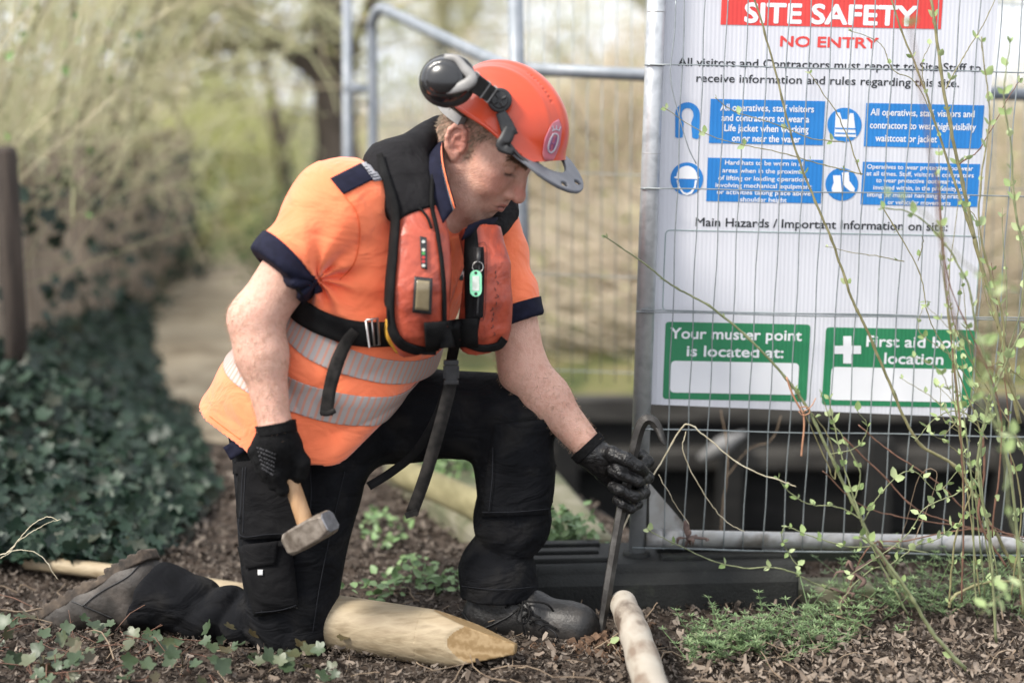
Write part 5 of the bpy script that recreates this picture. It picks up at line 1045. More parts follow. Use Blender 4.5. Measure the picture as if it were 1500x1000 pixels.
HV = relax(HV, HF, 1); hel = mk('safety_helmet', HV, HF, M_helmet, person); htree = bvh((HV, HF))
Hp = lambda f, l, u: fromH((f, l, u))
rimp = []
for a_ in np.linspace(math.radians(50), math.radians(310), 60):
    f_ = .020 + .125 * math.cos(a_); u_ = float(rimz(np.array(f_), 0)); k_ = math.sqrt(max(.05, 1 - ((u_ - .056) / .114) ** 2)) + .088; rimp.append(Hp(.020 + .125 * k_ * math.cos(a_), .103 * k_ * math.sin(a_), u_ + .001))
mb = MB(); mb.add(*tube(rimp, .0042, 8)); mb.build('rim_edge', M_helmet, hel)
def peak(P):
    p = toH(P); z = .060 - .16 * np.maximum(p[:, 0] - .13, 0) - .35 * p[:, 1] ** 2
    d = np.maximum(ell(p, (.105, 0, .05), (.102, .100, .6)), np.abs(p[:, 2] - z) - .0034); d = np.maximum(d, -ell(p, (.045, 0, .05), (.115, .088, .6)))
    sl = np.minimum.reduce([ell(p, (.186, y, .04), (.006, .012, .05)) for y in (-.03, .03)]); d = np.maximum(d, -sl)
    return np.maximum(d, .088 - p[:, 0]) * HS
PV, PF = polyg(peak, HO + np.array([-.05, -.22, -.12]), HO + np.array([.28, .2, .16]), .0022); mk('peak_guard', relax(PV, PF, 1), PF, M_peak, hel)
# black edge rail of the peak, clip and stem along the rim
mb = MB(); mb.add(*tube(spline([Hp(.076, -.103, .069), Hp(.098, -.099, .062), Hp(.12, -.092, .058), Hp(.15, -.078, .054)], 20), [.0075] * 20, 8, flat=.55)); mb.build('edge_rail', M_mblack, hel)
clothstrip('rim_clip', htree, [(733, 165), (741, 182), (747, 200)], [15, 20, 22], M_mblack, hel, .010, .010, 10, 4)
clothstrip('rim_clip', htree, [(748, 186), (741, 203), (735, 215), (752, 224)], [17, 19, 17, 8], M_mblack, hel, .014, .008, 14, 4)
# ear defender: cup, grey yoke, arm, pivot
ec = W(653, 117, 2.76); ed = unit(np.array(CAMP) - ec) + np.array([-.25, 0, .12]); ed = unit(ed)
ex_ = unit(np.cross([0, 0, 1.], ed)); ey = np.cross(ed, ex_); ER = np.stack([ex_, ey, ed], 1)
def cup(P): 
    d = ell(P, ec, (.050, .043, .034), ER); g = (P - ec) @ ER
    d = d + .0018 * np.exp(-(((np.hypot(g[:, 0] / 1.12, g[:, 1])) - .030) / .0018) ** 2) * (g[:, 2] > 0)
    return d
CV, CF = polyg(cup, ec - .075, ec + .075, .002); mk('ear_cup', CV, CF, M_cup, hel)
mb = MB(); mb.add(*tube(spline([ec + ER @ np.array(v) for v in [(.046 * math.cos(a), .040 * math.sin(a), -.016) for a in np.linspace(0, 2 * math.pi, 9)]], 40), .012, 8)); mb.build('ear_cushion', M_mblack, hel)
yk = [(651, 84), (668, 86), (680, 100), (691, 113), (686, 122), (672, 128), (654, 132), (637, 129), (628, 126)]
def onplane(u, v, c, n): 
    d = ray(u, v); return np.array(CAMP) + d * (((c - np.array(CAMP)) @ n) / (d @ n))
mb = MB(); mb.add(*tube(spline([onplane(u, v, ec + ed * (.014 + .010 * math.sin(min(i, 8) / 8 * math.pi)), ed) for i, (u, v) in enumerate(yk)], 40), np.interp(np.linspace(0, 1, 40), [0, .15, .45, .8, 1], [.006, .0075, .012, .0085, .005]), 8, ref=ed, flat=.42)); mb.build('cup_yoke', M_greyp, hel)
pv, _ = hit(htree, 732, 147); pv = np.array(pv) - unit(ray(732, 147)) * .016
a0 = onplane(686, 115, ec + ed * .016, ed)
mb = MB(); mb.add(*tube([a0, a0 * .66 + pv * .34, a0 * .3 + pv * .7, pv], [.026, .025, .022, .022], 4, ref=ed, flat=.35, sq=True)); ao = mb.build('cup_arm', M_mblack, hel, False); bevel(ao, .002)
mb = MB(); rdir = unit(np.array(CAMP) - pv)
for f, w2 in ((.12, .0285), (.5, .0255), (.72, .025)): c_ = a0 * (1 - f) + pv * f; mb.add(*tube([c_ - unit(pv - a0) * .0014, c_ + unit(pv - a0) * .0014], [w2] * 2, 4, ref=ed, flat=.38, sq=True))
mb.build('arm_rib', M_greyp, ao, False)
mb = MB(); mb.add(*tube([pv - rdir * .02, pv + rdir * .010, pv + rdir * .012], [.024, .0235, .021], 28)); mb.add(*tube([pv + rdir * .011, pv + rdir * .016], [.0165, .0155], 24))
px_ = unit(np.cross(rdir, [0, 0, 1.])); py_ = np.cross(rdir, px_)
for k in range(4):
    a = k * math.pi / 2 + .5; d_ = px_ * math.cos(a) + py_ * math.sin(a); mb.add(*tube([pv + rdir * .0165 + d_ * .004, pv + rdir * .0165 + d_ * .0145], .0032, 6))
po = mb.build('pivot', M_mblack, hel, False); bevel(po, .0015)
# grey head band behind
mb = MB(); mb.add(*tube(spline([Hp(-.02, -.088, .040), Hp(-.06, -.078, .036), Hp(-.098, -.045, .034), Hp(-.11, 0, .034), Hp(-.098, .045, .034)], 30), [.013] * 30, 4, ref=HM[:, 2], sq=True)); V_ = np.vstack(mb.V)
hb = mb.build('nape_band', M_greyp, hel, False)
mb = MB()
for k in range(5): 
    c_ = Hp(-.052 - .008 * k, -.0885 + .004 * k, .046 - .0006 * k); mb.add(*tube([c_ - HM[:, 2] * .006, c_ + HM[:, 2] * .006], .0022, 6))
mb.build('band_slots', M_mblack, hb)
# badge on the front of the helmet: a dusky shield with a crowned letter shape
M_decal = mat('dusky_red_sticker', [(.50, .15, .16), (.40, .10, .15)], .3, 20, coat=.3); M_decal2 = mat('pale_silver_print', (.40, .35, .40), .4, 30); M_decal3 = mat('purple_print', (.20, .06, .16), .4, 30)
st = patch('front_sticker', htree, [(808, 171), (828, 178), (812, 245), (788, 234)], M_decal, hel, .0015, .001, 10, 14, rnd=1.0)
def deco(pts, wdt, m_): clothstrip('sticker_emblem', htree, pts, wdt, m_, st, .0035, .0006, 24, 2)
deco([(811, 196), (806, 205), (803, 217), (806, 224), (812, 220), (817, 207), (817, 198), (811, 196)], 2.6, M_decal2)
deco([(810, 201), (806, 213), (806, 219)], 2.0, M_decal3); deco([(815, 201), (812, 213), (811, 219)], 2.0, M_decal3); deco([(808, 210), (813, 211)], 2.0, M_decal3)
deco([(809, 192), (814, 190), (820, 192)], 1.8, M_decal2)
for a, b in (((811, 190), (809, 185)), ((815, 190), (815, 184)), ((819, 191), (821, 186))): deco([a, b], 1.6, M_decal2)

# ---- the inflatable life jacket
def lobe(pts, a, b, lat, ex=2.6, seed=1, amp=.003): 
    L = Loft(pts, a, b, lat, ex=ex); return lambda P: np.maximum(L.ev(P) - .004, 0 * P[:, 0] - 9) + amp * wav(P, 26, seed) + amp * .35 * wav(P, 75, seed + 1)
def mesh_lobe(name, f, lo, hi, m_, par, h=.0035):
    V, F = polyg(f, lo, hi, h); V = relax(V, F, 2); return mk(name, V, F, m_, par), V, F
R_pts = [W(606, 292, 2.802), W(612, 350, 2.765), W(612, 420, 2.742), W(613, 480, 2.752), W(618, 506, 2.775)]
L_pts = [W(702, 338, 2.855), W(713, 390, 2.825), W(714, 440, 2.82), W(712, 480, 2.83), W(710, 500, 2.845)]
C_pts = [W(668, 208, 3.06), W(618, 212, 2.96), W(585, 232, 2.87), W(588, 270, 2.81), W(612, 315, 2.775)]
latR = unit([.95, .30, .05]); latL = unit([.86, .5, 0])
fR = lobe(R_pts, [.046, .052, .054, .054, .044], [.028, .034, .036, .034, .024], latR, seed=61)
fL = lobe(L_pts, [.042, .046, .048, .048, .044], [.026, .032, .034, .033, .026], latL, seed=63)
fC = lobe(C_pts, [.050, .056, .058, .056, .044], [.024, .028, .032, .032, .026], [unit([.3, 0, .9]), unit([.6, .1, .75]), unit([.95, .2, .3]), unit([.97, .2, 0]), unit([.95, .25, 0])], seed=65, amp=.004)
jo, RVv, RFf = mesh_lobe('life_jacket', fR, *bb(R_pts, .09), M_vorange, person)
jo['label'] = 'scuffed orange inflatable life jacket with black collar and webbing'
lo_, LVv, LFf = mesh_lobe('left_lobe', fL, *bb(L_pts, .09), M_vorange, jo)
co_, CVv, CFf = mesh_lobe('jacket_collar', fC, *bb(C_pts, .09), M_vblack, jo)
fC2 = lobe([W(684, 350, 2.84), W(706, 342, 2.875), W(728, 333, 2.93), W(742, 316, 3.0), W(736, 292, 3.06)], [.011, .013, .017, .024, .028], [.012, .014, .016, .02, .022], [unit([.2, 0, 1]), unit([.2, 0, 1]), unit([.3, .2, 1]), unit([.3, .2, 1]), unit([.3, .2, 1])], seed=67, amp=.002)
mesh_lobe('jacket_collar', fC2, *bb([W(684, 350, 2.84), W(728, 333, 2.93), W(742, 316, 3.0), W(736, 292, 3.06)], .06), M_vblack, jo)
jt = bvh((RVv, RFf)); jl = bvh((LVv, LFf)); jc = bvh((CVv, CFf)); allt = bvh((SV, SF), (RVv, RFf), (LVv, LFf), (CVv, CFf), (TV, TF_)); jrc = bvh((RVv, RFf), (CVv, CFf))
clothstrip('edge_binding', jrc, [(556, 226), (566, 262), (580, 310), (578, 360), (573, 420), (573, 470), (586, 500), (612, 512), (638, 514)], [9, 11, 11, 12, 12, 12, 12], M_web, jo, .004, .005, 70, 4, 4)
clothstrip('edge_binding', jt, [(588, 296), (608, 301), (624, 316), (632, 335)], 3, M_web, jo, .003, .003, 30, 3)
clothstrip('edge_binding', jrc, [(634, 250), (632, 300), (640, 340), (648, 400), (650, 460), (648, 508)], 5, M_web, jo, .003, .004, 50, 3)
clothstrip('inner_panel', jl, [(690, 335), (692, 380), (694, 440), (690, 500)], [16, 22, 24, 16], M_web, lo_, .004, .003, 40, 5)
clothstrip('zip_tape', jl, [(701, 362), (702, 400), (700, 465)], 15, M_vblack, lo_, .0075, .002, 30, 4)
zp = clothstrip('zip', jl, [(701, 366), (702, 405), (699, 462)], 3, M_mblack, lo_, .0105, .002, 30, 2)
clothstrip('edge_binding', jl, [(686, 503), (705, 509), (728, 506), (738, 495)], 9, M_web, lo_, .004, .005, 24, 4)
clothstrip('lobe_stitching', jl, [(696, 358), (712, 359), (712, 410), (709, 465), (696, 466)], 1, mat('dark_red_thread', (.16, .03, .02), .8, 100), lo_, .004, .0008, 40, 2)
# instruction label, window, and the marks on them
il = patch('instruction_label', jt, [(615, 346), (625, 348), (626, 395), (617, 393)], M_mblack, jo, .004, .001)
for v, c in ((354, (.45, .45, .42)), (366, (.5, .5, .42)), (371, (.05, .25, .06)), (377, (.42, .03, .03)), (383, (.42, .03, .03)), (389, (.5, .5, .45))):
    disc('label_mark', jt, 620.3, v, 2.7, 2.4, mat('label_ink', c, .5, 50), il, .0062, 10, .0006)
wf = patch('window_frame', jt, [(607, 405), (633, 408), (631, 460), (604, 457)], M_mblack, jo, .005, .004, 10, 10)
patch('window_pane', jt, [(610.5, 410), (629.5, 412), (628, 455), (608, 453)], mat('cloudy_window', [(.20, .16, .09), (.28, .23, .14)], .3, 25, coat=.4), wf, .0105, .001)
# marker scrawl on the left lobe
for k in range(11):
    a = (722 + RNG.uniform(-3, 6), 395 + k * 9 + RNG.uniform(-2, 2)); clothstrip('ink_mark', jl, [a, (a[0] + RNG.uniform(-2, 3), a[1] + 2.5), (a[0] + RNG.uniform(-3, 3), a[1] + 5)], .8, M_mblack, lo_, .0012, .0004, 6, 2)
# zip puller, ring and key tag hanging on it
def tagpt(u, v, off=.010): 
    h, _ = hit(jl, u, v); return np.array(h) - unit(ray(u, v)) * off
mb = MB(); mb.add(*tube([tagpt(701, 364, .014), tagpt(701, 376, .015), tagpt(700, 387, .015)], [.0045, .0055, .004], 6)); mb.build('zip_puller', M_mblack, lo_)
rc_ = tagpt(700, 391, .016); rn = unit(np.array(CAMP) - rc_); rx = unit(np.cross(rn, [0, 0, 1.])); ry = np.cross(rn, rx)
mb = MB(); mb.add(*tube([rc_ + rx * .0105 * math.cos(a) + ry * .0105 * math.sin(a) for a in np.linspace(0, 2 * math.pi, 25)], .001, 6)); mb.build('split_ring', M_steel, lo_)
def pill(c, hw, hh, th, n=8):
    P = [(hw * math.cos(a), hh - hw + hw * math.sin(a)) for a in np.linspace(0, math.pi, n)] + [(hw * math.cos(a), -hh + hw + hw * math.sin(a)) for a in np.linspace(math.pi, 2 * math.pi, n)]
    k = len(P); V = [c + rx * x + ry * y + rn * z for z in (-th, th) for x, y in P]; return V, [tuple(range(k - 1, -1, -1)), tuple(range(k, 2 * k))] + [(i, (i + 1) % k, k + (i + 1) % k, k + i) for i in range(k)]
tc_ = tagpt(697, 415, .018); mb = MB(); mb.add(*pill(tc_, .0115, .026, .002)); kt = mb.build('key_tag', M_green, lo_, False)
mb = MB(); mb.add(*box(tc_ + rn * .0025, (.0068, .0145, .0006), np.stack([rx, ry, rn], 1))); mb.build('paper_insert', mat('tag_paper', [(.45, .5, .45), (.6, .64, .6)], .5, 90), kt, False)
mb = MB()
for z in (.0205, -.0205): mb.add(*tube([tc_ + ry * z + rn * .001, tc_ + ry * z + rn * .0026], .0032, 12))
mb.build('tag_hole', M_mblack, kt, False)
# webbing: waist belt, buckle, hanging tail, crotch strap with its clip
clothstrip('waist_belt', stree, [(424, 428), (445, 458), (490, 480), (535, 489), (585, 488)], [30, 33, 34, 36, 36], M_web, jo, .008, .004, 50, 5, 8)
clothstrip('chest_belt', allt, [(622, 492), (650, 490), (675, 487), (700, 486)], 40, M_web, jo, .012, .006, 30, 5, 8)
clothstrip('belt_tail', stree, [(520, 484), (508, 500), (494, 530), (484, 565), (478, 607)], [14, 18, 20, 19, 19], M_webworn, jo, .016, .004, 40, 4, 10)
clothstrip('tail_end', stree, [(470, 604), (480, 605), (491, 600)], 7, M_webworn, jo, .021, .004, 8, 3)
bk = [(536, 469), (553, 466), (556, 505), (541, 508)]; hb_ = [np.array(hit(stree, *p)[0]) - unit(ray(*p)) * .020 for p in bk]
mb = MB(); mb.add(*tube([hb_[0], hb_[1], hb_[2], hb_[3], hb_[0]], .0028, 8)); mid = (hb_[0] + hb_[1]) / 2; mid2 = (hb_[2] + hb_[3]) / 2; mb.add(*tube([mid, mid2], .0024, 8)); mb.build('buckle', M_steel, jo)
clothstrip('inflation_bag', stree, [(572, 466), (576, 490), (588, 512)], [16, 26, 20], M_yellow, jo, .012, .012, 14, 5)
clothstrip('crotch_strap', allt, [(664, 472), (666, 500), (661, 530), (662, 552)], [20, 17, 15, 14], M_web, jo, .022, .004, 24, 4, 10)
def free_strap(name, pts, wdt, m_, th=.0025, n=40):
    P = spline([W(*p) for p in pts], n); o_ = MB(); T = np.gradient(P, axis=0); T /= np.linalg.norm(T, axis=1)[:, None]; V = []
    for i in range(n):
        s = unit(np.cross(T[i], unit(np.array(CAMP) - P[i]) + .25 * np.array([math.sin(i * .12), 0, 0]))); V += [P[i] - s * wdt / 2, P[i] + s * wdt / 2]
    o = mk(name, V, [(2 * i, 2 * i + 1, 2 * i + 3, 2 * i + 2) for i in range(n - 1)], m_, jo); s = o.modifiers.new('thick', 'SOLIDIFY'); s.thickness = th; s.offset = 0; return o
free_strap('leg_strap', [(662, 548, 2.80), (656, 580, 2.80), (640, 640, 2.80), (622, 700, 2.81), (603, 752, 2.825)], .026, M_webworn)
free_strap('leg_strap', [(658, 555, 2.83), (640, 610, 2.85), (610, 660, 2.87), (575, 690, 2.88), (540, 712, 2.86)], .018, M_web)
mb = MB(); c0 = W(661, 545, 2.79); mb.add(*box(c0, (.012, .005, .024))); mb.add(*box(c0 + np.array([0, -.002, .020]), (.015, .0055, .005))); mb.add(*box(c0 + np.array([0, -.002, -.020]), (.0145, .0055, .004)))
for s in (-1, 1): mb.add(*box(c0 + np.array([s * .0135, 0, 0]), (.0025, .004, .013)))
bevel(mb.build('side_release_clip', M_mblack, jo, False), .0015)
mb = MB(); mb.add(*box(W(603, 752, 2.82), (.0135, .003, .006), np.stack([unit([1, 0, .35]), [0, 1, 0], unit([-.35, 0, 1])], 1))); mb.build('strap_tip', M_webworn, jo, False)
# criss-cross stitching on the webbing
for a, b in (((656, 478), (674, 498)), ((674, 478), (657, 498)), ((655, 478), (675, 478)), ((655, 499), (673, 499))): clothstrip('cross_stitch', allt, [a, ((a[0] + b[0]) / 2, (a[1] + b[1]) / 2), b], 1, mat('red_brown_thread', (.10, .025, .02), .8, 100), jo, .029, .0008, 10, 2)
# ================================================================== TOOLS
M_handle = mat('worn_hickory', [(.30, .17, .085), (.42, .26, .14), (.36, .21, .11)], .5, 5, 6, stretch=(9, 9, 1.5), bump=.15, bscale=20, spec=.4)
M_hammer = mat('worn_hammer_steel', [(.085, .065, .05), (.20, .17, .14), (.30, .26, .22)], .5, 38, 7, metallic=.45, bump=.35, bscale=60, rlo=.3, rhi=.7)
M_face = mat('polished_hammer_face', [(.16, .16, .165), (.26, .26, .27)], .42, 70, 6, metallic=.7, bump=.3, bscale=120)
hm = empty('club_hammer', h1, 'short wooden handled club hammer hanging from the gloved hand', 'hammer')
ax = unit(h1 - h0); P = spline([h0 - ax * .02, h0 * .5 + h1 * .5, h1 + ax * .012], 24)
mb = MB(); mb.add(*tube(P, np.interp(np.linspace(0, 1, 24), [0, .4, .8, 1], [.0165, .0155, .0165, .0165]), 14)); mb.build('handle', M_handle, hm)
hc = W(454, 780, 2.700); hx = unit(W(492, 762, 2.655) - W(416, 806, 2.71)); hz = unit(-ax - hx * (-ax @ hx)); hy = np.cross(hz, hx)
Rm = np.stack([hx, hy, hz], 1); V = []; HLn = .056
oc = lambda r, ch: [(r, -r + ch), (r, r - ch), (r - ch, r), (-r + ch, r), (-r, r - ch), (-r, -r + ch), (-r + ch, -r), (r - ch, -r)]
secs = [(-HLn, .0205, .007), (-HLn + .006, .0235, .0075), (-.030, .0245, .004), (.030, .0245, .004), (HLn - .006, .0235, .0075), (HLn, .0205, .007)]
for x, r, ch in secs: V += [Rm @ np.array([x, a, b]) + hc for a, b in oc(r, ch)]
F = [(i * 8 + j, i * 8 + (j + 1) % 8, (i + 1) * 8 + (j + 1) % 8, (i + 1) * 8 + j) for i in range(5) for j in range(8)]
o = mk('hammer_head', V, [f[::-1] for f in F], M_hammer, hm, False); bevel(o, .0018, 2)
for s in (0, 5): 
    v = np.array(V[s * 8:s * 8 + 8]) + hx * (.0004 if s else -.0004); v2 = v + hx * (.0016 if s else -.0016); c_ = v2.mean(0); v2 = c_ + (v2 - c_) * .93
    bb = np.vstack([v, v2]); fo = mk('striking_face', bb, [tuple(range(8, 16)) if s else tuple(range(15, 7, -1))] + [((j, (j + 1) % 8, 8 + (j + 1) % 8, 8 + j)) if s else ((j + 1) % 8, j, 8 + j, 8 + (j + 1) % 8) for j in range(8)], M_face, hm, False)
M_bar = mat('dark_forged_steel', [(.022, .020, .0195), (.048, .045, .042), (.10, .095, .09)], .45, 24, 6, metallic=.6, bump=.25, bscale=90, rlo=.3, rhi=.72)
cb = empty('crowbar', bar_bot, 'dark steel crowbar with curved claw standing upright in the soil', 'crowbar')
sh = [bar_bot, W(905, 775, 2.905), W(922, 690, 2.928), W(931, 650, 2.932), W(935, 634, 2.932), W(940, 621, 2.932), W(947, 614, 2.93), W(956, 616, 2.928), W(963, 625, 2.925), W(969, 637, 2.922), W(975, 651, 2.92)]
P = spline(sh, 80); rr = np.interp(np.linspace(0, 1, 80), [0, .04, .3, .55, .8, 1.0], [.006, .0115, .0125, .0125, .011, .004]); fl = 1.0
mb = MB(); V, F = tube(P, rr, 6, True, ref=(0, 1, 0)); mb.add(V, F); o = mb.build('bar', M_bar, cb, False); bevel(o, .0012, 2)
for s in (-1, 1):
    q = [W(958, 619, 2.928), W(965, 631, 2.924 + s * .006), W(971 + s, 645, 2.921 + s * .012), W(975.5 + s * 1.5 - (3 if s > 0 else 0), 652 - (2 if s > 0 else 0), 2.92 + s * .014)]
    mb = MB(); mb.add(*tube(spline(q, 16), np.linspace(.010, .003, 16), 6, True, ref=(0, 1, 0), flat=.8)); mb.build('claw', M_bar, cb)

# ================================================================== STAKES
M_pine = mat('treated_pine', [(.20, .15, .088), (.33, .265, .172), (.26, .20, .125)], .65, 7, 6, stretch=(1.2, 7, 7), bump=.5, bscale=14, rlo=.3, rhi=.7)
def endgrain(t, b, cr):
    N, L = t.nodes, t.links; tc = N.new('ShaderNodeTexCoord'); mp = N.new('ShaderNodeMapping'); mp.inputs['Location'].default_value = (-.05, -2.8, -.05); L.new(tc.outputs['Object'], mp.inputs[0])
    wv = N.new('ShaderNodeTexWave'); wv.wave_type = 'RINGS'; wv.rings_direction = 'X'; wv.inputs['Scale'].default_value = 45; wv.inputs['Distortion'].default_value = 4; wv.inputs['Detail'].default_value = 3; wv.inputs['Detail Scale'].default_value = 2; L.new(mp.outputs[0], wv.inputs['Vector'])
    c2 = N.new('ShaderNodeValToRGB'); e = c2.color_ramp.elements; e[0].color = (.20, .125, .05, 1); e[1].color = (.31, .215, .11, 1); L.new(wv.outputs['Fac'], c2.inputs[0]); L.new(c2.outputs[0], b.inputs['Base Color'])
M_cut = mat('sawn_end_grain', [(.42, .28, .13), (.56, .40, .2)], .7, 40, 5, extra=endgrain)
A = W(455, 900, 2.87); A[2] = .056; B = W(756, 950, 2.735); tdir = unit(B - A); LN = np.linalg.norm(B - A); r0 = .057
sdv = unit(np.cross([0, 0, 1.], tdir)); upv = np.cross(tdir, sdv)
NS = 40; stn = np.linspace(0, LN - .20, 26); prof = lambda a, x: r0 * (1 + .02 * math.sin(3 * a + x * 5) + .012 * math.sin(x * 11 + a))
V = []; 
for x in stn: V += [A + tdir * x + sdv * prof(a, x) * math.cos(a) + upv * prof(a, x) * math.sin(a) for a in np.arange(NS) * 2 * math.pi / NS]
F = [(i * NS + j, i * NS + (j + 1) % NS, (i + 1) * NS + (j + 1) % NS, (i + 1) * NS + j) for i in range(len(stn) - 1) for j in range(NS)] + [tuple(range(NS - 1, -1, -1))]
stake = mk('wooden_stake', V, F, M_pine, None); tag(stake, 'thick round pale timber stake with a sawn point lying between knee and boot', 'stake')
pA, pB = W(40, 822, 3.34), W(372, 868, 3.14); mb = MB(); mb.add(*tube(spline([pA, (pA + pB) / 2 + np.array([0, 0, .003]), pB], 20), .019, 14)); tag(mb.build('thin_pole', M_pine), 'slim pale pole lying on the ground behind the upturned boot', 'pole')
# the sawn point: a four-sided point cut out of the round
def point(P):
    q = P - A; x = q @ tdir; y = q @ sdv; z = q @ upv; aa = np.arctan2(z, y); cyl = np.hypot(y, z) - r0 * (1 + .02 * np.sin(3 * aa + x * 5) + .012 * np.sin(x * 11 + aa)); k = LN - x; pl = cyl
    for c_, s_, sl in ((.93, -.36, .36), (-.95, .3, .34), (.3, .95, .24), (-.2, -.98, .30)): pl = np.maximum(pl, (y * c_ + z * s_) - k * sl - .010)
    return np.maximum(np.maximum(pl, (LN - .202) - x), x - LN)
lo = np.minimum(A, B) * 0 + B - .32; V, F = polyg(point, lo, B + .12, .003)
# facets in end grain, the rest in bark-side wood
fn = np.cross(V[F[:, 1]] - V[F[:, 0]], V[F[:, 2]] - V[F[:, 0]]); fn /= np.linalg.norm(fn, axis=1)[:, None] + 1e-12
rad = np.hypot((V - A) @ sdv, (V - A) @ upv)[F].mean(1); cutf = (rad < r0 * .955)
po_ = mk('sawn_point', V, F, [M_pine, M_cut], stake, False); po_.data.polygons.foreach_set('material_index', cutf.astype(np.int32))
M_birch = mat('peeled_pale_wood', [(.09, .065, .048), (.29, .25, .205), (.37, .335, .285), (.33, .295, .245), (.19, .145, .11)], .65, 9, 9, stretch=(1.2, .8, 2.0), bump=.5, bscale=22, rlo=.33, rhi=.68)
a_, b_ = W(911, 888, 2.90), W(958, 1030, 2.46); b_[2] = max(b_[2], .045); a_[2] = .085
P = spline([a_, a_ * .5 + b_ * .5 + np.array([.004, 0, .004]), b_ + (b_ - a_) * .5], 40); V, F = tube(P, np.interp(np.linspace(0, 1, 40), [0, .02, .3, 1], [.024, .028, .031, .036]) * (1 + .03 * np.sin(np.arange(40) * .9)), 24)
tag(mk('peeled_pole', V, F, M_birch), 'pale peeled round pole lying on the ground toward the camera beside the crowbar', 'pole')

# ================================================================== NEAR FENCE, FOOT BLOCK AND SIGN
ROLL = math.radians(1.15); FY = 3.13; FO = W(932, 828, FY)
fxv = np.array([math.cos(ROLL), 0, -math.sin(ROLL)]); fzv = np.array([math.sin(ROLL), 0, math.cos(ROLL)]); fyv = np.array([0, 1., 0]); FR = np.stack([fxv, fyv, fzv], 1)
def loc(u, v, dy=0.0):
    d = ray(u, v); p = np.array(CAMP) + d * ((FY + dy) / d[1]); q = p - FO; return np.array([q @ fxv, dy, q @ fzv])
toW = lambda p: np.asarray(p, float) @ FR.T + FO
def fence_empty(name, label, cat): 
    return empty(name, FO, label, cat)
fence = fence_empty('mesh_fence_panel', 'galvanised wire mesh fence panel standing in front of the site safety sign', 'fence')
ztop = 1.62; xr = 1.5
zr = loc(945, 787)[2]; zr2 = zr
mb = MB(); mb.add(*tube([toW((0, 0, z)) for z in (-.02, .18, .1801, .95, ztop)], [.019, .019, .0205, .0205, .0205], 20)); mb.build('upright', M_galv, fence)
mb = MB(); mb.add(*tube([toW((x, 0, zr)) for x in (.02, .10, .1001, .8, xr)], [.0225, .0225, .019, .019, .019], 18)); mb.add(*tube([toW((.055, 0, zr)), toW((.10, 0, zr))], .0235, 18)); mb.build('bottom_rail', M_rust, fence)
mb = MB(); g0, g1, g2 = loc(951, 707), loc(1012, 778), loc(951, 778); gv = [toW(p + np.array([0, s, 0])) for s in (-.0015, .0015) for p in (g0, g1, g2)]; mb.add(gv, [(0, 2, 1), (3, 4, 5), (0, 1, 4, 3), (1, 2, 5, 4), (2, 0, 3, 5)]); mb.build('gusset_plate', M_rust, fence, False)
mb = MB(); x = .058; k = 0; dyw = -.021
while x < xr:
    jit = .0016 * math.sin(k * 2.3); zz = np.linspace(loc(945, 800)[2], ztop, 30)
    mb.add(*tube([toW((x + jit * math.sin(z * 3 + k) + .0015 * math.sin(z * 23 + k * 2), dyw, z)) for z in zz], .0014, 6)); x += .0451; k += 1
mb.build('vertical_wires', M_wire, fence)
mb = MB(); rows = [loc(945, v)[2] for v in (798, 625, 455, 275, 95, -85)]
for z in rows:
    for q in (0, 1): mb.add(*tube([toW((xx, dyw - .0036 + q * .0072 * 0, z + q * .0045 * (abs(z - rows[2]) < .01) + .0012 * math.sin(xx * 14 + q))) for xx in np.linspace(-.012, xr, 30)], .0015, 6)) if q == 0 or abs(z - rows[2]) < .01 or z == rows[0] else None
mb.build('horizontal_wires', M_wire, fence)
mb = MB()
for z in rows[1:5]: mb.add(*tube([toW((x_, -.0215 if abs(x_) < .015 else -.012, z - .001)) for x_ in (-.021, -.012, 0, .012, .021)], .0018, 6))
mb.build('weld_wire_ends', M_wire, fence)
for v in (18, 225):
    z = loc(945, v)[2]; mb = MB(); mb.add(*tube([toW((0, 0, z)), toW((0, 0, z + .0015))], .0208, 20)); mb.build('tube_joint', M_rust, fence)
# loose tie wire on the sign's left
mb = MB(); mb.add(*tube(spline([toW(loc(u, v, -.03)) for u, v in ((990, 0), (988, 50), (982, 110), (992, 160), (1008, 215), (1020, 240))], 30), .0013, 6)); mb.build('tie_wire', M_wire, fence)

M_rubber = mat('black_recycled_plastic', [(.006, .0065, .006), (.011, .012, .011), (.04, .045, .03)], .8, 18, 7, bump=.5, bscale=150, rlo=.4, rhi=.85)
fb = empty('foot_block', FO * np.array([1, 1, 0]), 'heavy black plastic foot block gripping the galvanised upright', 'foot block')
T1, T2 = W(775, 845, 3.02), W(1172, 826, 3.06)
T1[2] = T2[2] = .112; blen = np.linalg.norm(T2 - T1); bx = unit(T2 - T1); by = np.array([-bx[1], bx[0], 0]); bz = np.array([0, 0, 1.]); BR = np.stack([bx, by, bz], 1); bo = T1
mb = MB(); dpt = .215
prof_ = [(0, .0), (0, .072), (.006, .082), (.016, .094), (.020, .106), (.030, .112), (dpt - .03, .112), (dpt - .01, .1), (dpt, .08), (dpt, 0)]
V = []; NX = 3
for xx in (0, blen * .5, blen): V += [bo * np.array([1, 1, 0]) + bx * xx + by * y + bz * z for y, z in prof_]
k = len(prof_); F = [(i * k + j, (i + 1) * k + j, (i + 1) * k + j + 1, i * k + j + 1) for i in range(2) for j in range(k - 1)] + [tuple(range(k)), tuple(range(3 * k - 1, 2 * k - 1, -1)), (0, k, 2 * k, 3 * k - 1, 2 * k - 1, k - 1)]
mb.add(V, F); o = mb.build('block', M_rubber, fb, False); bevel(o, .006, 2)
mb = MB()
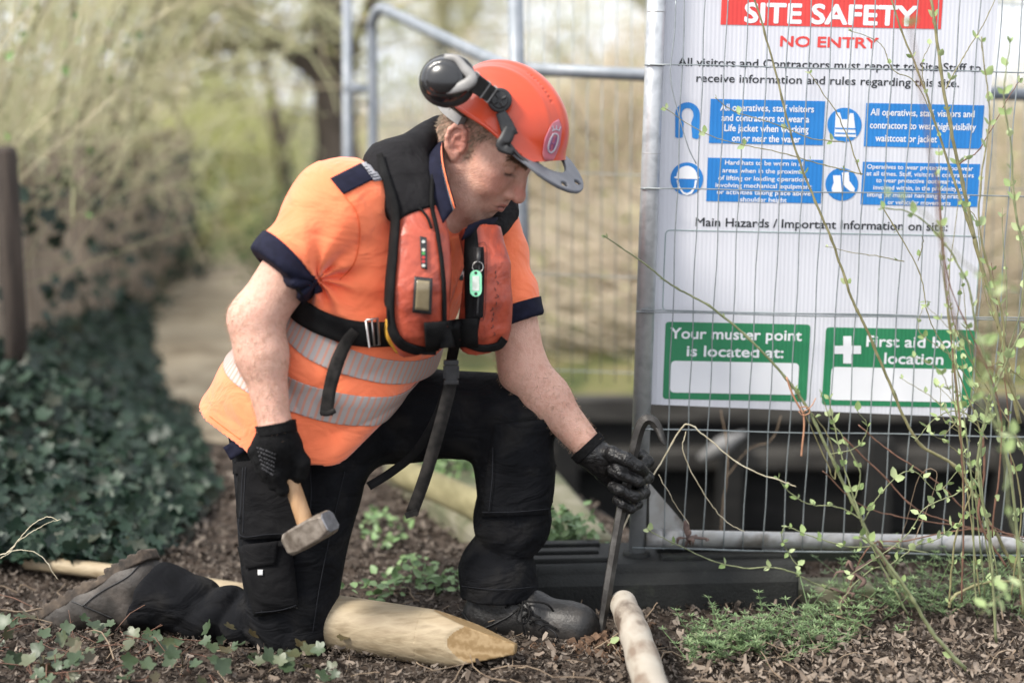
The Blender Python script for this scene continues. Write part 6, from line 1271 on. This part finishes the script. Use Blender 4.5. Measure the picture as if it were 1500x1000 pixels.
for y, x0, x1 in ((.06, .0, .20), (.06, .30, .62), (.115, .02, .17), (.115, .30, .55), (.17, .0, .18), (.17, .28, .5)):
    mb.add(*box(bo * np.array([1, 1, 0]) + bx * (x0 + x1) / 2 * 1 + by * y + bz * .1165, ((x1 - x0) / 2 * .98, .014, .0055), BR))
bevel(mb.build('top_ribs', M_rubber, fb, False), .003)
mb = MB(); pb = toW((0, 0, 0)); mb.add(*tube([np.array([pb[0], pb[1], .105]), np.array([pb[0], pb[1], .121])], [.034, .030], 24)); mb.build('socket', M_rubber, fb)

# ---- sign: fluted white board with its panels, symbols and writing
def fluted(t, b, cr):
    N, L = t.nodes, t.links; tc = N.new('ShaderNodeTexCoord'); wv = N.new('ShaderNodeTexWave'); wv.bands_direction = 'X'; wv.inputs['Scale'].default_value = 34; wv.inputs['Distortion'].default_value = .3
    L.new(tc.outputs['Object'], wv.inputs['Vector']); bp = N.new('ShaderNodeBump'); bp.inputs['Strength'].default_value = .14; bp.inputs['Distance'].default_value = .003; L.new(wv.outputs['Fac'], bp.inputs['Height']); L.new(bp.outputs[0], b.inputs['Normal'])
M_board = mat('fluted_white_board', [(.55, .56, .61), (.61, .62, .67)], .5, 5, 6, stretch=(3, 3, .4), extra=fluted)
M_sred = mat('sign_red', [(.62, .045, .04), (.68, .06, .05)], .5, 8, extra=fluted); M_sblue = mat('sign_blue', [(.008, .17, .50), (.014, .20, .55)], .5, 8, extra=fluted)
M_sgreen = mat('sign_green', [(.012, .17, .07), (.02, .20, .085)], .5, 8, extra=fluted); M_sblack = mat('sign_black', (.012, .014, .016), .5, 30); M_swhite = mat('sign_white', [(.68, .69, .72), (.74, .75, .78)], .5, 9); M_sgrey = mat('sign_grey_line', (.22, .30, .29), .5, 9)
sign = fence_empty('safety_sign', 'large white site safety sign board with blue and green panels behind the wire mesh', 'sign')
SD = .026
L4 = lambda q, dy=SD: [loc(u, v, dy) for u, v in q]
def plate(name, q, material, parent, y, th=.0006, rnd=0, n=6):
    p = [np.array(x) for x in q]
    if rnd:
        out = []
        for i in range(4):
            c0, c1, c2 = p[i - 1], p[i], p[(i + 1) % 4]; e0, e1 = unit(c0 - c1) * rnd, unit(c2 - c1) * rnd
            for t in np.linspace(0, 1, n): out.append(c1 + e0 * (1 - t) ** 2 + e1 * t ** 2)
        p = out
    k = len(p); V = []
    for yy in (y, y + th): V += [toW((a[0], yy, a[2])) for a in p]
    F = [tuple(range(k)), tuple(range(2 * k - 1, k - 1, -1))] + [(i, k + i, k + (i + 1) % k, (i + 1) % k) for i in range(k)]
    return mk(name, V, F, material, parent, False)
bq = L4([(969, -90), (1467, -90), (1418, 611), (955, 592)]); bq[1][0] = bq[2][0] = (bq[1][0] + bq[2][0]) / 2; bq[0][0] = bq[3][0] = (bq[0][0] + bq[3][0]) / 2
plate('board', bq, M_board, sign, SD, .010)
def rect(u0, v0, u1, v1): # corners read at top-left and bottom-right; stays square to the board
    a, b = loc(u0, v0, SD), loc(u1, v1, SD); return [np.array([a[0], 0, a[2]]), np.array([b[0], 0, a[2]]), np.array([b[0], 0, b[2]]), np.array([a[0], 0, b[2]])]
def lettering(text, u0, u1, vb, cap, material, parent, bold=0.0, y=None, name='lettering'):
    """one line of writing: left and right edge, baseline at the left, capital height (sketch pixels)"""
    y = (SD - .0005 if parent is sign else SD - .0014) if y is None else y; a = loc(u0, vb, SD); b = loc(u1, vb, SD); wid = b[0] - a[0]; ch = loc(u0, vb - cap, SD)[2] - a[2]
    cu = bpy.data.curves.new('t', 'FONT'); cu.body = text; cu.size = 1; cu.resolution_u = 3; to = bpy.data.objects.new('t', cu); C.collection.objects.link(to)
    dg = bpy.context.evaluated_depsgraph_get(); me = bpy.data.meshes.new_from_object(to.evaluated_get(dg)); n = len(me.vertices); co = np.empty(n * 3, np.float32); me.vertices.foreach_get('co', co); co = co.reshape(-1, 3)
    bpy.data.objects.remove(to); bpy.data.curves.remove(cu)
    x0, x1 = co[:, 0].min(), co[:, 0].max(); 
    X = (co[:, 0] - x0) / (x1 - x0) * wid + a[0]; Z = co[:, 1] * ch / .70 + a[2]
    fs = [tuple(p.vertices) for p in me.polygons]; bpy.data.meshes.remove(me); mb = MB(); bx_ = bold * ch
    offs = [(0, 0)] + ([(bx_ * math.cos(a), bx_ * math.sin(a)) for a in np.arange(8) * math.pi / 4] if bold else [])   # heavier strokes: the outline laid several times
    for k, (dx, dz) in enumerate(offs): mb.add(np.stack([X + dx, np.full(n, y - k * .00003), Z + dz], 1) @ FR.T + FO, fs)
    return mb.build(name, material, parent, False)
rb = plate('red_banner', rect(1058, -22, 1378, 43), M_sred, sign, SD - .001)
lettering('SITE SAFETY', 1091, 1342, 32.5, 28, M_swhite, rb, .05)
lettering('NO ENTRY', 1143, 1286, 68, 15, M_sred, sign, .045)
lettering('All visitors and Contractors must report to Site Staff to', 993, 1437, 96.5, 12, M_sblack, sign, .018)
lettering('receive information and rules regarding this site.', 1020, 1405, 120, 12, M_sblack, sign, .018)
lettering('Main Hazards / Important Information on site:', 1019, 1388, 331, 12.5, M_sblack, sign, .022)
BP = {}
for q, lines, bw in (((1041, 145, 1205, 213), [('All operatives, staff visitors', 1055, 1192, 162, 10), ('and contractors to wear a', 1057, 1185, 177, 10), ('Life jacket when working', 1061, 1184, 192, 10), ('on or near the water', 1072, 1172, 207, 10)], .03),
    ((1269, 151, 1437, 218), [('All operatives, staff, visitors and', 1275, 1427, 169, 10), ('contractors to wear high visibilty', 1274, 1429, 188, 10), ('waistcoat or jacket', 1282, 1372, 207, 10)], .03),
    ((1037, 231, 1202, 298), [('Hard hats to be worn in all', 1062, 1178, 241, 6.5), ('areas when in the proximity', 1058, 1181, 252.5, 6.5), ('of lifting or loading operations', 1052, 1185, 263.5, 6.5), ('involving mechanical equipment', 1048, 1189, 274, 6.5), ('or activities taking place above', 1050, 1187, 284, 6.5), ('shoulder height', 1084, 1152, 295, 6.5)], .03),
    ((1264, 237, 1431, 303), [('Operatives to wear protective footwear', 1270, 1425, 247, 6.5), ('at all times. Staff, visitors & contractors', 1269, 1426, 257, 6.5), ('to wear protective footwear when', 1283, 1413, 267, 6.5), ('involved within, in the proximity of', 1279, 1412, 277.5, 6.5), ('lifting or manual handling operations', 1270, 1420, 288, 6.5), ('or vehicular movements', 1300, 1392, 299, 6.5)], .03)):
    p = plate('blue_panel', rect(*q), M_sblue, sign, SD - .001)
    for t_, u0, u1, vb, cap_ in lines: lettering(t_, u0, u1, vb, cap_, M_swhite, p, bw * .8)
def blob(name, pts, m_, par, y): # flat outline from (u, v) points
    V = []; k = len(pts)
    for yy in (y, y + .0005): V += [toW(np.array([loc(u, v, SD)[0], yy, loc(u, v, SD)[2]])) for u, v in pts]
    return mk(name, V, [tuple(range(k)), tuple(range(2 * k - 1, k - 1, -1))] + [(i, k + i, k + (i + 1) % k, (i + 1) % k) for i in range(k)], m_, par, False)
circ = lambda u, v, r, n=36, a0=0, a1=2 * math.pi: [(u + r * math.cos(a), v + r * math.sin(a)) for a in np.linspace(a0, a1, n, endpoint=(a1 - a0) < 6.28)]
# life jacket: a horseshoe
hs_ = [(u, v) for u, v in circ(1007, 168, 18, 18, math.pi, 2 * math.pi)] + [(1025, 202), (1020, 204), (1014, 202), (1012.5, 180), (1016, 170)] + circ(1007, 167, 8.5, 10, 0, -math.pi) + [(998, 170), (1001.5, 180), (1000, 201), (994, 203), (989, 201)]
blob('life_jacket_symbol', hs_, M_sblue, sign, SD - .001)
s = blob('waistcoat_symbol', circ(1237, 183, 25), M_sblue, sign, SD - .001)
blob('waistcoat_shape', [(1224, 165), (1230, 165), (1233, 175), (1241, 175), (1245, 166), (1250, 166), (1252, 184), (1254, 201), (1222, 200), (1223, 184)], M_swhite, s, SD - .0016)
for v in (187, 194): blob('stripe', [(1223, v), (1253, v + 1), (1253, v + 3), (1223, v + 2)], M_sblue, s, SD - .0022)
s = blob('hard_hat_symbol', circ(1006, 262, 24), M_sblue, sign, SD - .001)
blob('hat_shape', [(990, 258)] + circ(1006, 258, 15, 12, math.pi, 2 * math.pi) + [(1025, 260), (1022, 262.5), (990, 261.5), (987, 260)], M_swhite, s, SD - .0016)
fo_ = [(991, 264), (993, 274), (1000, 284), (1006, 286), (1013, 284), (1019, 275), (1021, 264), (1018, 264), (1016.5, 274), (1011, 281), (1006, 283), (1001, 281), (995.5, 273), (994, 264)]
blob('face_outline', fo_, M_swhite, s, SD - .0016)
s = blob('boot_symbol', circ(1233, 270, 24), M_sblue, sign, SD - .001)
blob('boot_shape', [(1220, 257), (1231, 257), (1232, 272), (1233, 282), (1219, 281), (1218, 276), (1221, 268)], M_swhite, s, SD - .0016)
blob('boot_shape', [(1233, 253), (1243, 252), (1244, 265), (1252, 276), (1251, 281), (1245, 280), (1238, 274), (1234, 268)], M_swhite, s, SD - .0016)
# outlined box
ob = [rect(975, 337, 1428, 464)]; p_ = ob[0]; rr_ = .012; out = []
for i in range(4):
    c0, c1, c2 = p_[i - 1], p_[i], p_[(i + 1) % 4]; e0, e1 = unit(c0 - c1) * rr_, unit(c2 - c1) * rr_
    for t in np.linspace(0, 1, 5): out.append(c1 + e0 * (1 - t) ** 2 + e1 * t ** 2)
mb = MB(); mb.add(*tube([toW((q[0], SD - .0004, q[2])) for q in out + [out[0]]], .0011, 4, False)); mb.build('outlined_box', M_sgrey, sign, False)
def green(q, field, lines, cross=None):
    g = plate('green_panel', rect(*q), M_sgreen, sign, SD - .001, rnd=.009); plate('blank_field', rect(*field), M_swhite, g, SD - .0016, rnd=.011)
    for t_, u0, u1, vb, cap_ in lines: lettering(t_, u0, u1, vb, cap_, M_swhite, g, .032)
    if cross:
        u, v, r = cross; k = r * .3; blob('white_cross', [(u - k, v - r), (u + k, v - r), (u + k, v - k), (u + r, v - k), (u + r, v + k), (u + k, v + k), (u + k, v + r), (u - k, v + r), (u - k, v + k), (u - r, v + k), (u - r, v - k), (u - k, v - k)], M_swhite, g, SD - .0018)
green((975, 471, 1181, 588), (983, 528, 1168, 578), [('Your muster point', 982, 1174, 495, 15.5), ('is located at:', 1006, 1147, 521, 15.5)])
green((1210, 479, 1420, 597), (1218, 537, 1407, 589), [('First aid box', 1269, 1407, 507, 16), ('location', 1295, 1381, 532, 16)], (1241, 512, 20))
